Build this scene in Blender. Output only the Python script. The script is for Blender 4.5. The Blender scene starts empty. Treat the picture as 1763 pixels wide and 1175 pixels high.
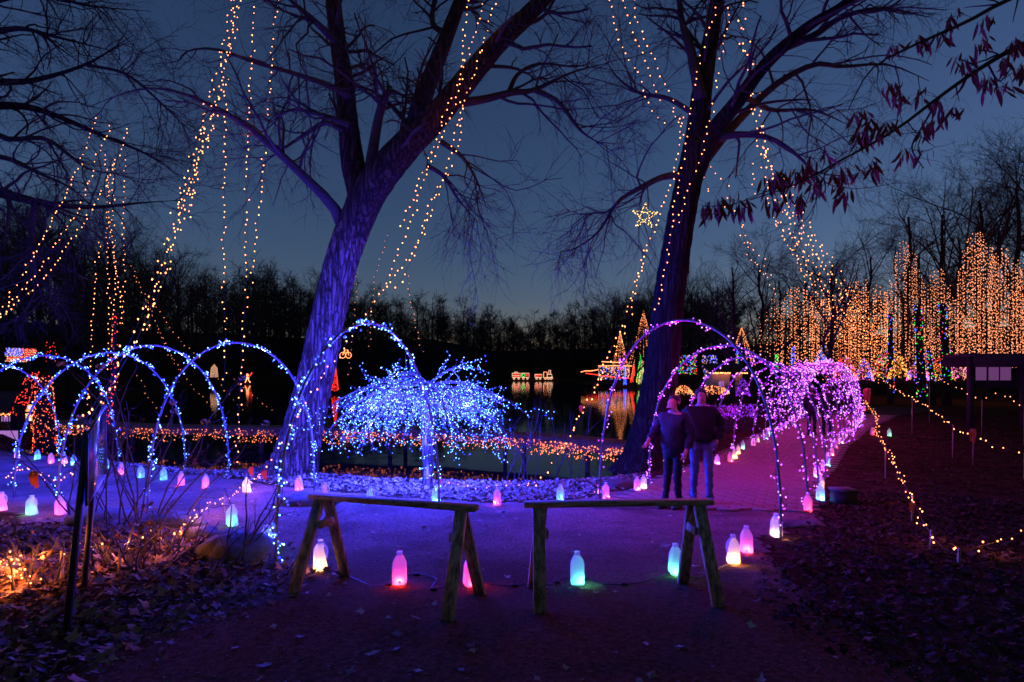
import bpy, math, random
import numpy as np
from mathutils import Vector, Matrix

# ------------------------------------------------------------------ camera, sky, exposure
sc = bpy.context.scene
col = sc.collection
CAMZ = 1.39          # lens height above the ground below it
F = 1000.0           # focal length in photo pixels (photo 1763 x 1175)
CX, HY = 881.5, 640.0
cam = bpy.data.cameras.new('camera'); camo = bpy.data.objects.new('camera', cam); col.objects.link(camo)
camo.location = (0, 0, CAMZ); camo.rotation_euler = (math.radians(90), 0, 0)
cam.sensor_width = 36; cam.lens = F / 1763 * 36; cam.shift_y = (HY - 587.5) / 1763
cam.clip_start = 0.05; cam.clip_end = 2000
sc.camera = camo
wd = bpy.data.worlds.new('World'); sc.world = wd; wd.use_nodes = True
wn = wd.node_tree
sky = wn.nodes.new('ShaderNodeTexSky'); sky.sky_type = 'NISHITA'; sky.sun_disc = False
sky.sun_elevation = math.radians(2.6); sky.sun_rotation = math.radians(75)
sky.dust_density = 0.1; sky.ozone_density = 4.0; sky.air_density = 1.0
tint = wn.nodes.new('ShaderNodeMixRGB'); tint.blend_type = 'MULTIPLY'; tint.inputs[0].default_value = 1
tint.inputs[2].default_value = (1.85, 1.10, 1.14, 1)       # dusk haze warms the blue a little
wn.links.new(sky.outputs[0], tint.inputs[1]); wn.links.new(tint.outputs[0], wn.nodes['Background'].inputs[0])
wn.nodes['Background'].inputs[1].default_value = 0.116
sc.view_settings.view_transform = 'Standard'; sc.view_settings.look = 'None'
sc.view_settings.exposure = 0.0; sc.view_settings.gamma = 1.0
sc.render.engine = 'CYCLES'
cy = sc.cycles
cy.use_denoising = True
try: cy.denoiser = 'OPENIMAGEDENOISE'
except Exception: pass
cy.max_bounces = 5; cy.diffuse_bounces = 3; cy.glossy_bounces = 3; cy.transmission_bounces = 4
cy.transparent_max_bounces = 6
cy.sample_clamp_indirect = 5.0;  cy.use_light_tree = True; cy.caustics_reflective = False; cy.caustics_refractive = False
cy.filter_width = 1.6

rng = np.random.default_rng(11)
random.seed(5)
A = np.array

# ------------------------------------------------------------------ materials
MAT = {}
def nodes(m):
    m.use_nodes = True; nt = m.node_tree; nt.nodes.clear()
    out = nt.nodes.new('ShaderNodeOutputMaterial'); return nt, out
def emit(name, c, s, sample=True):
    m = bpy.data.materials.new(name); nt, out = nodes(m)
    e = nt.nodes.new('ShaderNodeEmission'); e.inputs[0].default_value = (*c, 1); e.inputs[1].default_value = s
    nt.links.new(e.outputs[0], out.inputs[0])
    m.cycles.emission_sampling = 'FRONT' if sample else 'NONE'
    MAT[name] = m; return m
def surf(name, c, c2=None, scale=8.0, rough=0.8, bump=0.0, bscale=None, stretch=(1,1,1), spec=0.3, metal=0.0, detail=5, attr=None, lo=.32):
    m = bpy.data.materials.new(name); nt, out = nodes(m)
    p = nt.nodes.new('ShaderNodeBsdfPrincipled'); nt.links.new(p.outputs[0], out.inputs[0])
    p.inputs['Roughness'].default_value = rough; p.inputs['Metallic'].default_value = metal
    p.inputs['Specular IOR Level'].default_value = spec
    tc = nt.nodes.new('ShaderNodeTexCoord'); mp = nt.nodes.new('ShaderNodeMapping')
    mp.inputs['Scale'].default_value = stretch; nt.links.new(tc.outputs['Object'], mp.inputs[0])
    n = nt.nodes.new('ShaderNodeTexNoise'); n.inputs['Scale'].default_value = scale; n.inputs['Detail'].default_value = detail
    n.inputs['Roughness'].default_value = 0.65
    nt.links.new(mp.outputs[0], n.inputs[0])
    r = nt.nodes.new('ShaderNodeValToRGB'); r.color_ramp.elements[0].position = lo; r.color_ramp.elements[1].position = 1 - lo
    r.color_ramp.elements[0].color = (*c, 1); r.color_ramp.elements[1].color = (*(c2 or c), 1)
    nt.links.new(n.outputs[0], r.inputs[0])
    src = r.outputs[0]
    if attr:
        a = nt.nodes.new('ShaderNodeAttribute'); a.attribute_name = attr
        mx = nt.nodes.new('ShaderNodeMixRGB'); mx.blend_type = 'MULTIPLY'; mx.inputs[0].default_value = 1
        nt.links.new(r.outputs[0], mx.inputs[1]); nt.links.new(a.outputs['Color'], mx.inputs[2]); src = mx.outputs[0]
    nt.links.new(src, p.inputs['Base Color'])
    if bump:
        n2 = nt.nodes.new('ShaderNodeTexNoise'); n2.inputs['Scale'].default_value = bscale or scale * 4; n2.inputs['Detail'].default_value = 4
        nt.links.new(mp.outputs[0], n2.inputs[0])
        b = nt.nodes.new('ShaderNodeBump'); b.inputs['Strength'].default_value = 1.0; b.inputs['Distance'].default_value = bump
        nt.links.new(n2.outputs[0], b.inputs['Height']); nt.links.new(b.outputs[0], p.inputs['Normal'])
    MAT[name] = m; return m

surf('soil', (.022,.012,.007), (.066,.036,.02), 3.0, .95, .012, 40, spec=0)
surf('paver', (.14,.085,.065), (.24,.155,.115), 7, .9, .004, 90, spec=.1)
surf('joint', (.05,.036,.028), (.09,.066,.05), 6, .95, spec=0)
surf('twig', (.03,.022,.017), (.055,.04,.03), 5, .9)
surf('wood_far', (.03,.024,.02), (.05,.04,.032), 1, .95)
surf('lumber', (.13,.08,.045), (.40,.28,.17), 34, .8, .003, 34, stretch=(.08,1,1), lo=.40)
surf('lumber_leg', (.13,.08,.045), (.40,.28,.17), 34, .8, .003, 34, stretch=(1,1,.08), lo=.40)
surf('deck', (.09,.05,.03), (.15,.09,.055), 5, .85)
surf('rock', (.035,.032,.03), (.09,.083,.075), 3.2, .9, .03, 9)
surf('black_metal', (.012,.012,.013), (.02,.02,.022), 4, .55, spec=.4)
surf('cable', (.012,.014,.012), None, 4, .6)
surf('pipe', (.10,.10,.12), (.16,.16,.18), 12, .45)
surf('leaf_litter', (.75,.75,.75), (1,1,1), 20, .9, attr='Col', spec=.08)
surf('dead_leaf', (.10,.016,.007), (.22,.045,.016), 16, .8)
surf('dry_flower', (.20,.14,.12), (.30,.22,.18), 20, .9)
surf('grass_far', (.02,.016,.012), (.04,.03,.022), .6, .95)
surf('dark_roof', (.018,.015,.013), (.03,.026,.022), 3, .9)
surf('dark_plank', (.014,.011,.009), (.03,.024,.019), 5, .9)
surf('pink_wall', (.55,.40,.38), (.65,.48,.46), 2, .9)
surf('pane_board', (.5,.42,.5), (.62,.55,.62), 3, .5)
surf('ribbon_orange', (.75,.12,.03), (.85,.18,.04), 9, .6)
surf('ribbon_pink', (.8,.08,.07), (.85,.13,.10), 9, .6)
surf('denim', (.05,.07,.13), (.10,.13,.21), 9, .9, .02, 11)
surf('jacket_black', (.004,.004,.005), (.009,.009,.011), 7, .8, .02, 9)
surf('coat_navy', (.005,.005,.010), (.010,.010,.018), 7, .8, .02, 9)
surf('skin', (.30,.14,.09), (.36,.19,.13), 8, .6)
surf('hair', (.02,.013,.009), (.035,.022,.015), 20, .7)
surf('shirt_pale', (.16,.16,.18), (.24,.24,.27), 9, .9)
surf('shoe', (.015,.014,.014), (.03,.028,.026), 9, .6)
surf('cap_white', (.7,.7,.7), None, 4, .5)
surf('sign_frame', (.03,.03,.032), (.045,.045,.05), 4, .4, spec=.5)

def gravel_mat():
    """trodden gravel with damp patches; dark earth carried over it in front of the barriers"""
    m = bpy.data.materials.new('gravel'); nt, out = nodes(m); N = nt.nodes.new; L = nt.links.new
    p = N('ShaderNodeBsdfPrincipled'); L(p.outputs[0], out.inputs[0]); p.inputs['Roughness'].default_value = .95; p.inputs['Specular IOR Level'].default_value = 0
    tc = N('ShaderNodeTexCoord')
    def noise(sc_, det, rough=.6):
        n = N('ShaderNodeTexNoise'); n.inputs['Scale'].default_value = sc_; n.inputs['Detail'].default_value = det; n.inputs['Roughness'].default_value = rough
        L(tc.outputs['Object'], n.inputs[0]); return n
    def ramp(src, a, ca, b, cb):
        r = N('ShaderNodeValToRGB'); r.color_ramp.elements[0].position = a; r.color_ramp.elements[1].position = b
        r.color_ramp.elements[0].color = (*ca, 1); r.color_ramp.elements[1].color = (*cb, 1); L(src, r.inputs[0]); return r.outputs[0]
    def mix(f, a, b, mode='MIX'):
        x = N('ShaderNodeMixRGB'); x.blend_type = mode
        if isinstance(f, float): x.inputs[0].default_value = f
        else: L(f, x.inputs[0])
        L(a, x.inputs[1]); L(b, x.inputs[2]); return x.outputs[0]
    fine = ramp(noise(34, 8, .7).outputs[0], .33, (.075,.045,.036), .68, (.32,.20,.16))
    patch = ramp(noise(1.1, 6).outputs[0], .36, (.52,.52,.52), .64, (1,1,1))
    gravel = mix(1.0, fine, patch, 'MULTIPLY')
    earth = ramp(noise(26, 8, .7).outputs[0], .35, (.045,.020,.010), .7, (.16,.072,.038))  # dark tone painted over the near gravel in place of fading light
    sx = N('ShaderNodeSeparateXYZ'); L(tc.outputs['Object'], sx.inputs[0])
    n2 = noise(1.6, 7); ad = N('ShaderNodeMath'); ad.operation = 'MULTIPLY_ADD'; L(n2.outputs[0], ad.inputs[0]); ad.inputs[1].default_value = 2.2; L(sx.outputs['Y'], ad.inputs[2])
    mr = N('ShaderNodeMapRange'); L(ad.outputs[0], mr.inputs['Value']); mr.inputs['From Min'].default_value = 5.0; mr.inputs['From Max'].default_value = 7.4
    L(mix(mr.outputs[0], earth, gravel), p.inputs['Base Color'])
    b = N('ShaderNodeBump'); b.inputs['Distance'].default_value = .014; L(noise(75, 4).outputs[0], b.inputs['Height']); L(b.outputs[0], p.inputs['Normal'])
    MAT['gravel'] = m
gravel_mat()
def bark_mat(name, c0, c1, sc_=11.0):
    m = bpy.data.materials.new(name); nt, out = nodes(m); N = nt.nodes.new; L = nt.links.new
    p = N('ShaderNodeBsdfPrincipled'); L(p.outputs[0], out.inputs[0]); p.inputs['Roughness'].default_value = .95; p.inputs['Specular IOR Level'].default_value = .2
    tc = N('ShaderNodeTexCoord'); mp = N('ShaderNodeMapping'); mp.inputs['Scale'].default_value = (1, 1, .075); L(tc.outputs['Object'], mp.inputs[0])
    n = N('ShaderNodeTexNoise'); n.inputs['Scale'].default_value = 4; n.inputs['Detail'].default_value = 5; L(mp.outputs[0], n.inputs[0])
    mx = N('ShaderNodeMixRGB'); mx.blend_type = 'ADD'; mx.inputs[0].default_value = .3; L(mp.outputs[0], mx.inputs[1]); L(n.outputs['Color'], mx.inputs[2])
    v = N('ShaderNodeTexVoronoi'); v.feature = 'DISTANCE_TO_EDGE'; v.inputs['Scale'].default_value = sc_; L(mx.outputs[0], v.inputs['Vector'])
    r = N('ShaderNodeValToRGB'); r.color_ramp.elements[0].position = .03; r.color_ramp.elements[1].position = .34; r.color_ramp.elements[0].color = (*c0, 1); r.color_ramp.elements[1].color = (*c1, 1); L(v.outputs[0], r.inputs[0])
    f = N('ShaderNodeTexNoise'); f.inputs['Scale'].default_value = 30; f.inputs['Detail'].default_value = 6; L(tc.outputs['Object'], f.inputs[0])
    r2 = N('ShaderNodeValToRGB'); r2.color_ramp.elements[0].position = .3; r2.color_ramp.elements[0].color = (.45,.45,.45,1); r2.color_ramp.elements[1].position = .7; L(f.outputs[0], r2.inputs[0])
    mm = N('ShaderNodeMixRGB'); mm.blend_type = 'MULTIPLY'; mm.inputs[0].default_value = 1; L(r.outputs[0], mm.inputs[1]); L(r2.outputs[0], mm.inputs[2]); L(mm.outputs[0], p.inputs['Base Color'])
    b = N('ShaderNodeBump'); b.inputs['Distance'].default_value = .08; L(v.outputs[0], b.inputs['Height']); L(b.outputs[0], p.inputs['Normal'])
    MAT[name] = m
bark_mat('bark', (.03,.021,.016), (.27,.20,.155), 13); bark_mat('bark_limb_dim', (.018,.012,.009), (.10,.07,.05)); bark_mat('bark_dark', (.009,.006,.005), (.045,.032,.024))  # limb copy of the bark is darkened, painting in light that fades upward
def water_mat():
    m = bpy.data.materials.new('pond_water'); nt, out = nodes(m)
    p = nt.nodes.new('ShaderNodeBsdfPrincipled'); nt.links.new(p.outputs[0], out.inputs[0])
    p.inputs['Base Color'].default_value = (.006,.008,.010,1); p.inputs['Roughness'].default_value = .045
    p.inputs['IOR'].default_value = 1.14
    tc = nt.nodes.new('ShaderNodeTexCoord'); mp = nt.nodes.new('ShaderNodeMapping'); mp.inputs['Scale'].default_value = (1, .55, 1)
    nt.links.new(tc.outputs['Object'], mp.inputs[0])
    n = nt.nodes.new('ShaderNodeTexNoise'); n.inputs['Scale'].default_value = 2.6; n.inputs['Detail'].default_value = 3
    nt.links.new(mp.outputs[0], n.inputs[0])
    b = nt.nodes.new('ShaderNodeBump'); b.inputs['Strength'].default_value = 1; b.inputs['Distance'].default_value = .006
    nt.links.new(n.outputs[0], b.inputs['Height']); nt.links.new(b.outputs[0], p.inputs['Normal'])
    MAT['water'] = m
water_mat()
def jug_mat():
    m = bpy.data.materials.new('milk_plastic'); nt, out = nodes(m)
    d = nt.nodes.new('ShaderNodeBsdfDiffuse'); d.inputs[0].default_value = (.8,.8,.8,1)
    t = nt.nodes.new('ShaderNodeBsdfTranslucent'); t.inputs[0].default_value = (.86,.86,.86,1)
    mx = nt.nodes.new('ShaderNodeMixShader'); mx.inputs[0].default_value = .62
    nt.links.new(d.outputs[0], mx.inputs[1]); nt.links.new(t.outputs[0], mx.inputs[2])
    g = nt.nodes.new('ShaderNodeBsdfGlossy'); g.inputs['Roughness'].default_value = .35
    m2 = nt.nodes.new('ShaderNodeMixShader'); m2.inputs[0].default_value = .04
    nt.links.new(mx.outputs[0], m2.inputs[1]); nt.links.new(g.outputs[0], m2.inputs[2])
    nt.links.new(m2.outputs[0], out.inputs[0]); MAT['jug'] = m
jug_mat()
def gloss_mat():
    m = bpy.data.materials.new('sign_panel'); nt, out = nodes(m)
    p = nt.nodes.new('ShaderNodeBsdfPrincipled'); nt.links.new(p.outputs[0], out.inputs[0])
    n = nt.nodes.new('ShaderNodeTexNoise'); n.inputs['Scale'].default_value = 5
    r = nt.nodes.new('ShaderNodeValToRGB'); r.color_ramp.elements[0].color = (.05,.05,.07,1); r.color_ramp.elements[1].color = (.12,.12,.16,1)
    nt.links.new(n.outputs[0], r.inputs[0]); nt.links.new(r.outputs[0], p.inputs['Base Color'])
    p.inputs['Roughness'].default_value = .12; p.inputs['Coat Weight'].default_value = 1; p.inputs['Coat Roughness'].default_value = .04
    MAT['panel'] = m
gloss_mat()

WARM = (1.0, .22, .075); WARMW = (1.0, .47, .19)
emit('warm', (1.0, .27, .08), 10, False)
emit('warm_near', (1.0, .27, .08), 9, False)
emit('warm_far', (1,.28,.10), 3.8, False)
emit('warm_net', WARM, 4.5, False)
emit('pinkwarm_far', (1.0, .31, .14), 3.0, False)
emit('blue', (.02, .045, 1.0), 5.5, False)
emit('blue_sparse', (.02, .045, 1.0), 5.5, False)
emit('cyanblue', (.02, .11, 1.0), 5.0, False)
emit('tip_blue', (.34, .80, 1.0), 7.0, False)
emit('tip_purple', (1.0, .5, 1.0), 4.5, False)
emit('purple', (.46, .03, 1.0), 3.6, False)
emit('purple_far', (.46, .03, 1.0), 3.0, False)
emit('purple_net', (.34, .03, 1.0), 2.2, False)
emit('star_light', (1.0, .62, .16), 5, False)
LBLUE = (.022, .030, 1.0); LPURPLE = (.78, .008, .85); LEDW = 2.1
for nm, c, s in [('red',(1,.03,.02),3.5),('green',(.03,1,.10),2.2),('sblue',(.05,.09,1),5),('multi_pink',(1,.12,.6),3),('white',(1,.5,.3),2.2),('yellow',(1,.45,.04),3)]:
    emit(nm + '_far', c, s, False)
emit('red_near', (1,.04,.02), 5, False)
emit('window_warm', (1.0,.45,.10), 1.6)
emit('window_lilac', (.62,.26,.85), .65)
emit('window_kiosk', (.30,.10,.34), .42)
JB = {'pink':((1,.05,.12),1.0),'red':((1,.03,.04),1.1),'green':((.10,1,.25),.55),'teal':((.10,.9,.75),.6),'yellow':((1,.42,.06),1.5),
      'white':((1,.5,.35),1.1),'blue':((.10,.42,1),1.2),'lilac':((.8,.15,.85),1.0)}
for k, (c, w_) in JB.items(): emit('jugbulb_' + k, c, 9, False)

# ------------------------------------------------------------------ mesh helpers
class MB:
    def __init__(s): s.v = []; s.q = []; s.t = []; s.n = 0; s.c = []
    def add(s, v, q=None, t=None, c=None):
        v = np.asarray(v, float).reshape(-1, 3)
        if q is not None and len(q): s.q.append(np.asarray(q, int).reshape(-1, 4) + s.n)
        if t is not None and len(t): s.t.append(np.asarray(t, int).reshape(-1, 3) + s.n)
        if c is not None: s.c.append(np.broadcast_to(np.asarray(c, float), (len(v), 3)))
        s.v.append(v); s.n += len(v); return s
    def tubes(s, P, R, n=5, cap=True):
        """P (B,k,3) centre lines, R (B,k) radii"""
        P = np.asarray(P, float); R = np.asarray(R, float)
        if P.ndim == 2: P = P[None]; R = np.broadcast_to(R, (1, P.shape[1]))
        B, k, _ = P.shape
        if B == 0: return s
        T = np.gradient(P, axis=1); T /= np.linalg.norm(T, axis=2, keepdims=True) + 1e-9
        mean = np.abs(T).mean(1); ref = np.zeros((B, 3)); ref[np.arange(B), mean.argmin(1)] = 1
        U = np.cross(T, ref[:, None, :]); U /= np.linalg.norm(U, axis=2, keepdims=True) + 1e-9
        V = np.cross(T, U)
        a = np.arange(n) * 2 * math.pi / n
        ring = U[:, :, None, :] * np.cos(a)[None, None, :, None] + V[:, :, None, :] * np.sin(a)[None, None, :, None]
        v = P[:, :, None, :] + ring * R[:, :, None, None]
        b = np.arange(B)[:, None, None] * k * n; i = np.arange(k - 1)[None, :, None] * n; j = np.arange(n)[None, None, :]; j2 = (j + 1) % n
        q = np.stack([b + i + j, b + i + j2, b + i + n + j2, b + i + n + j], -1)
        s.add(v, q)
        if cap and n > 3:
            for e, off in ((0, 0), (1, (k - 1) * n)):
                base = s.n - B * k * n + np.arange(B) * k * n + off
                tr = [np.stack([base, base + m, base + m + 1], -1) for m in range(1, n - 1)]
                tr = np.concatenate(tr); s.t.append(tr if e else tr[:, ::-1])
        return s
    def box(s, c, size, rot=None):
        x, y, z = A(size) / 2
        v = A([(-x,-y,-z),(x,-y,-z),(x,y,-z),(-x,y,-z),(-x,-y,z),(x,-y,z),(x,y,z),(-x,y,z)])
        if rot is not None: v = v @ np.asarray(rot).T
        return s.add(v + A(c), [(0,3,2,1),(4,5,6,7),(0,1,5,4),(1,2,6,5),(2,3,7,6),(3,0,4,7)])
    def beam(s, a, b, w, h, side=(1,0,0), bev=0.0):
        """a box between two points; w along the side direction, h along the third axis; small bevel"""
        a = A(a, float); b = A(b, float); d = b - a; L = np.linalg.norm(d); d = d / L
        sd = A(side, float); sd = sd - d * sd.dot(d); sd /= np.linalg.norm(sd); up = np.cross(d, sd)
        if bev <= 0: prof = [(-w/2,-h/2),(w/2,-h/2),(w/2,h/2),(-w/2,h/2)]
        else: prof = [(-w/2+bev,-h/2),(w/2-bev,-h/2),(w/2,-h/2+bev),(w/2,h/2-bev),(w/2-bev,h/2),(-w/2+bev,h/2),(-w/2,h/2-bev),(-w/2,-h/2+bev)]
        n = len(prof); pr = A([sd*x + up*y for x, y in prof])
        v = np.concatenate([a + pr, b + pr]); q = [(i, (i+1) % n, n+(i+1) % n, n+i) for i in range(n)]
        t = [(0, i+1, i) for i in range(1, n-1)] + [(n, n+i, n+i+1) for i in range(1, n-1)]
        return s.add(v, q, t)
    def lathe(s, prof, n=16, c=(0,0,0), sq=0.0):
        """prof [(r,z)]; sq squares the section off"""
        a = np.arange(n) * 2 * math.pi / n + math.pi / n
        ca, sa = np.cos(a), np.sin(a); m = 1 / np.maximum(np.abs(ca), np.abs(sa)); m = 1 + (m - 1) * sq
        v = A([[(r*x*k, r*y*k, z) for x, y, k in zip(ca, sa, m)] for r, z in prof]).reshape(-1, 3) + A(c)
        K = len(prof); q = [(i*n+j, i*n+(j+1) % n, (i+1)*n+(j+1) % n, (i+1)*n+j) for i in range(K-1) for j in range(n)]
        return s.add(v, q)
    def mesh(s, name, mat, smooth=False, origin=(0,0,0)):
        me = bpy.data.meshes.new(name)
        v = (np.concatenate(s.v) if s.v else np.zeros((0,3))) - A(origin)
        q = np.concatenate(s.q) if s.q else np.zeros((0,4), int); t = np.concatenate(s.t) if s.t else np.zeros((0,3), int)
        me.vertices.add(len(v)); me.vertices.foreach_set('co', v.ravel().astype(np.float32))
        nl = q.size + t.size; me.loops.add(nl); me.loops.foreach_set('vertex_index', np.concatenate([q.ravel(), t.ravel()]).astype(np.int32))
        me.polygons.add(len(q) + len(t))
        st = np.concatenate([np.arange(len(q)) * 4, q.size + np.arange(len(t)) * 3]).astype(np.int32)
        me.polygons.foreach_set('loop_start', st)
        me.update(calc_edges=True); me.validate()
        if s.c:
            ca = me.color_attributes.new('Col', 'FLOAT_COLOR', 'POINT'); c = np.concatenate(s.c)
            ca.data.foreach_set('color', np.concatenate([c, np.ones((len(c), 1))], 1).astype(np.float32).ravel())
        if smooth: me.polygons.foreach_set('use_smooth', np.ones(len(me.polygons), bool))
        mats = mat if isinstance(mat, (list, tuple)) else [mat]
        for x in mats: me.materials.append(MAT[x])
        return me

ORG = {}
def thing(name, label, cat, loc=(0,0,0), group=None):
    o = bpy.data.objects.new(name, None); col.objects.link(o); o.location = loc; o.empty_display_size = .2
    o['label'] = label; o['category'] = cat
    if group: o['group'] = group
    ORG[o.name] = A(loc, float); return o
def part(name, mb, mat, parent, smooth=False, stuff=False, label=None):
    """mesh given in world coordinates, parented to a thing or part that is only translated"""
    org = ORG[parent.name]
    o = bpy.data.objects.new(name, mb.mesh(name, mat, smooth, org)); col.objects.link(o); o.parent = parent
    ORG[o.name] = org
    if stuff: o['kind'] = 'stuff'
    if label: o['label'] = label
    return o
def child(name, me, parent, loc=(0,0,0), rot=(0,0,0), stuff=False):
    o = bpy.data.objects.new(name, me); col.objects.link(o); o.parent = parent; o.location = loc; o.rotation_euler = rot
    if stuff: o['kind'] = 'stuff'
    return o
def solo(name, mb, mat, label, cat, kind=None, group=None, smooth=False, origin=(0,0,0)):
    o = bpy.data.objects.new(name, mb.mesh(name, mat, smooth, origin)); col.objects.link(o); o.location = origin
    o['label'] = label; o['category'] = cat; ORG[o.name] = A(origin, float)
    if kind: o['kind'] = kind
    if group: o['group'] = group
    return o

def lamp(parent, pos, colour, watts, size=.012):
    """the light a lit bulb of the thing gives off; pos in world coordinates (parent only translated)"""
    l = bpy.data.lights.new('bulb_lamp', 'POINT'); l.color = colour; l.energy = watts * (LEDW * 1.35 if colour == LBLUE else LEDW if colour == LPURPLE else 1); l.shadow_soft_size = size; l.cycles.use_multiple_importance_sampling = False
    o = bpy.data.objects.new('bulb_lamp', l); col.objects.link(o); o.parent = parent; o.location = A(pos, float) - ORG[parent.name]; return o
OCT = A([(1,0,0),(-1,0,0),(0,1,0),(0,-1,0),(0,0,1),(0,0,-1)], float)
OCTF = A([(0,2,4),(2,1,4),(1,3,4),(3,0,4),(2,0,5),(1,2,5),(3,1,5),(0,3,5)])
g_ = (1 + 5 ** .5) / 2
ICO = A([(-1,g_,0),(1,g_,0),(-1,-g_,0),(1,-g_,0),(0,-1,g_),(0,1,g_),(0,-1,-g_),(0,1,-g_),(g_,0,-1),(g_,0,1),(-g_,0,-1),(-g_,0,1)]) / math.sqrt(1 + g_ * g_)
ICOF = A([(0,11,5),(0,5,1),(0,1,7),(0,7,10),(0,10,11),(1,5,9),(5,11,4),(11,10,2),(10,7,6),(7,1,8),(3,9,4),(3,4,2),(3,2,6),(3,6,8),(3,8,9),(4,9,5),(2,4,11),(6,2,10),(8,6,7),(9,8,1)])
def bulbs(mb, pts, r, jit=.25, ico=False, long=1.25):
    pts = np.asarray(pts, float).reshape(-1, 3); n = len(pts)
    if n == 0: return mb
    b, f = (ICO, ICOF) if ico else (OCT, OCTF)
    rr = np.broadcast_to(np.asarray(r, float), (n,)) * (1 + jit * rng.uniform(-1, 1, n))
    v = pts[:, None, :] + b[None] * rr[:, None, None] * A([1, 1, long])
    t = (np.arange(n) * len(b))[:, None, None] + f[None]
    return mb.add(v, None, t)

def tips(mb, pts, r, share=.8):
    """bright pale specks added outside the coloured bulbs to imitate overexposed cores"""
    pts = np.asarray(pts, float); pts = pts[rng.random(len(pts)) < share]
    d = rng.normal(0, 1, pts.shape); d /= np.linalg.norm(d, axis=1, keepdims=True)
    return bulbs(mb, pts + d * r * .7, r * .8, .2, False, 1.0)

def sst(a, b, x):
    t = np.clip((np.asarray(x, float) - a) / (b - a), 0, 1); return t * t * (3 - 2 * t)
def px(x, y, d):
    """photo pixel at depth d (metres along the view axis) -> world point"""
    return A([(x - CX) * d / F, d, CAMZ - (y - HY) * d / F])
def catmull(P, n):
    P = np.asarray(P, float); k = len(P)
    if k == 2: return P[0] + (P[1] - P[0]) * np.linspace(0, 1, n)[:, None]
    Q = np.vstack([2*P[0]-P[1], P, 2*P[-1]-P[-2]]); s = np.linspace(0, k - 1 - 1e-6, n); i = s.astype(int); t = (s - i)[:, None]
    p0, p1, p2, p3 = Q[i], Q[i+1], Q[i+2], Q[i+3]
    return .5 * (2*p1 + (p2-p0)*t + (2*p0-5*p1+4*p2-p3)*t*t + (3*p1-p0-3*p2+p3)*t**3)
def arclen(P, step):
    """points every step along a polyline"""
    d = np.r_[0, np.cumsum(np.linalg.norm(np.diff(P, axis=0), axis=1))]
    n = max(2, int(d[-1] / step)); s = (np.arange(n) + .5) / n * d[-1]
    return np.stack([np.interp(s, d, P[:, i]) for i in range(3)], 1)

# ------------------------------------------------------------------ ground shape
POND = A([(-17,19.5),(-12,17.0),(-9,15.3),(-6.5,14.3),(-4,13.9),(-2.4,12.9),(0,12.5),(1.4,12.9),(2.3,13.7),(3.2,15.6),(4.4,20),(7.6,35),(13,55),(18,74),(22,100),
          (21.5,109),(13,112),(16,140),(13,170),(-40,180),(-60,150),(-57,128),(-50,100),(-38,60),(-33,50),(-26,38),(-22,30),(-19,24)], float)
WATER = -1.41
def poly_sd(P, x, y):
    """signed distance, negative inside"""
    x = np.asarray(x, float); y = np.asarray(y, float)
    d = np.full(x.shape, 1e9); ins = np.zeros(x.shape, bool)
    for a, b in zip(P, np.roll(P, -1, 0)):
        e = b - a; t = np.clip(((x-a[0])*e[0] + (y-a[1])*e[1]) / e.dot(e), 0, 1)
        d = np.minimum(d, np.hypot(x-a[0]-t*e[0], y-a[1]-t*e[1]))
        if a[1] != b[1]:
            c = ((a[1] > y) != (b[1] > y)) & (x < e[0] * (y-a[1]) / e[1] + a[0]); ins ^= c
    return np.where(ins, -d, d)
def land(x, y):
    x = np.asarray(x, float); y = np.asarray(y, float)
    u = (13 - y) / 1.5; sp = np.where(u > 30, u, np.log1p(np.exp(np.minimum(u, 30)))) * 1.5
    z = -0.074 * (13 - sp)
    z = z + .36 * sst(13, 30, y) * sst(3, 9, x)
    z = z + .10 * np.exp(-(((x + 4.6) / 2.2) ** 2 + ((y - 5.0) / 1.3) ** 2))
    z = z + .03 * np.sin(x * 1.3 + .6 * y) * np.cos(y * 1.1 - .5 * x) * sst(1.5, 5, np.abs(x - .4)) * sst(60, 20, y)
    return z
def gz(x, y): return land(x, y)
def gfull(x, y):
    sd = poly_sd(POND, x, y); z = land(x, y)
    z = z + 12 * sst(5, 90, sd) * sst(60, 130, y) + 5 * sst(10, 60, sd) * sst(30, 70, y) * sst(-5, -40, x)
    return z + (-2.5 - z) * sst(1.1, -1.3, sd)
def gpix(x, y):
    """where the ray of a photo pixel meets the land"""
    d = np.linspace(2, 80, 8000); gx = (x - CX) * d / F
    f = CAMZ - (y - HY) * d / F - land(gx, d)
    i = np.argmax(f < 0); return A([gx[i], d[i], land(gx[i], d[i])])

def structure(name, mb, mat, smooth=True, label=None):
    o = bpy.data.objects.new(name, mb.mesh(name, mat, smooth)); col.objects.link(o); o['kind'] = 'structure'; ORG[o.name] = np.zeros(3)
    if label: o['label'] = label
    return o
def grow(a, b, s0, g):
    out = [a]; s = s0
    while out[-1] < b: out.append(out[-1] + s); s *= g
    return out
xs = A(sorted(set([-v for v in grow(14, 330, .3, 1.09)] + list(np.arange(-14, 14.01, .2)) + grow(14, 330, .3, 1.09))))
ys = A(sorted(set([-v for v in grow(1, 60, .5, 1.3)] + list(np.arange(-1, 24, .2)) + grow(24, 420, .3, 1.07))))
gx, gy = np.meshgrid(xs, ys)
g3 = np.stack([gx, gy, gfull(gx, gy) + .012 * (rng.random(gx.shape) - .5) * (gy < 30)], -1)
ni, nj = gx.shape
ii, jj = np.meshgrid(np.arange(ni-1), np.arange(nj-1), indexing='ij'); b0 = ii * nj + jj
structure('ground', MB().add(g3, np.stack([b0, b0+1, b0+nj+1, b0+nj], -1)), 'soil', label='dark leaf-strewn earth sloping down to the pond')
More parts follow.
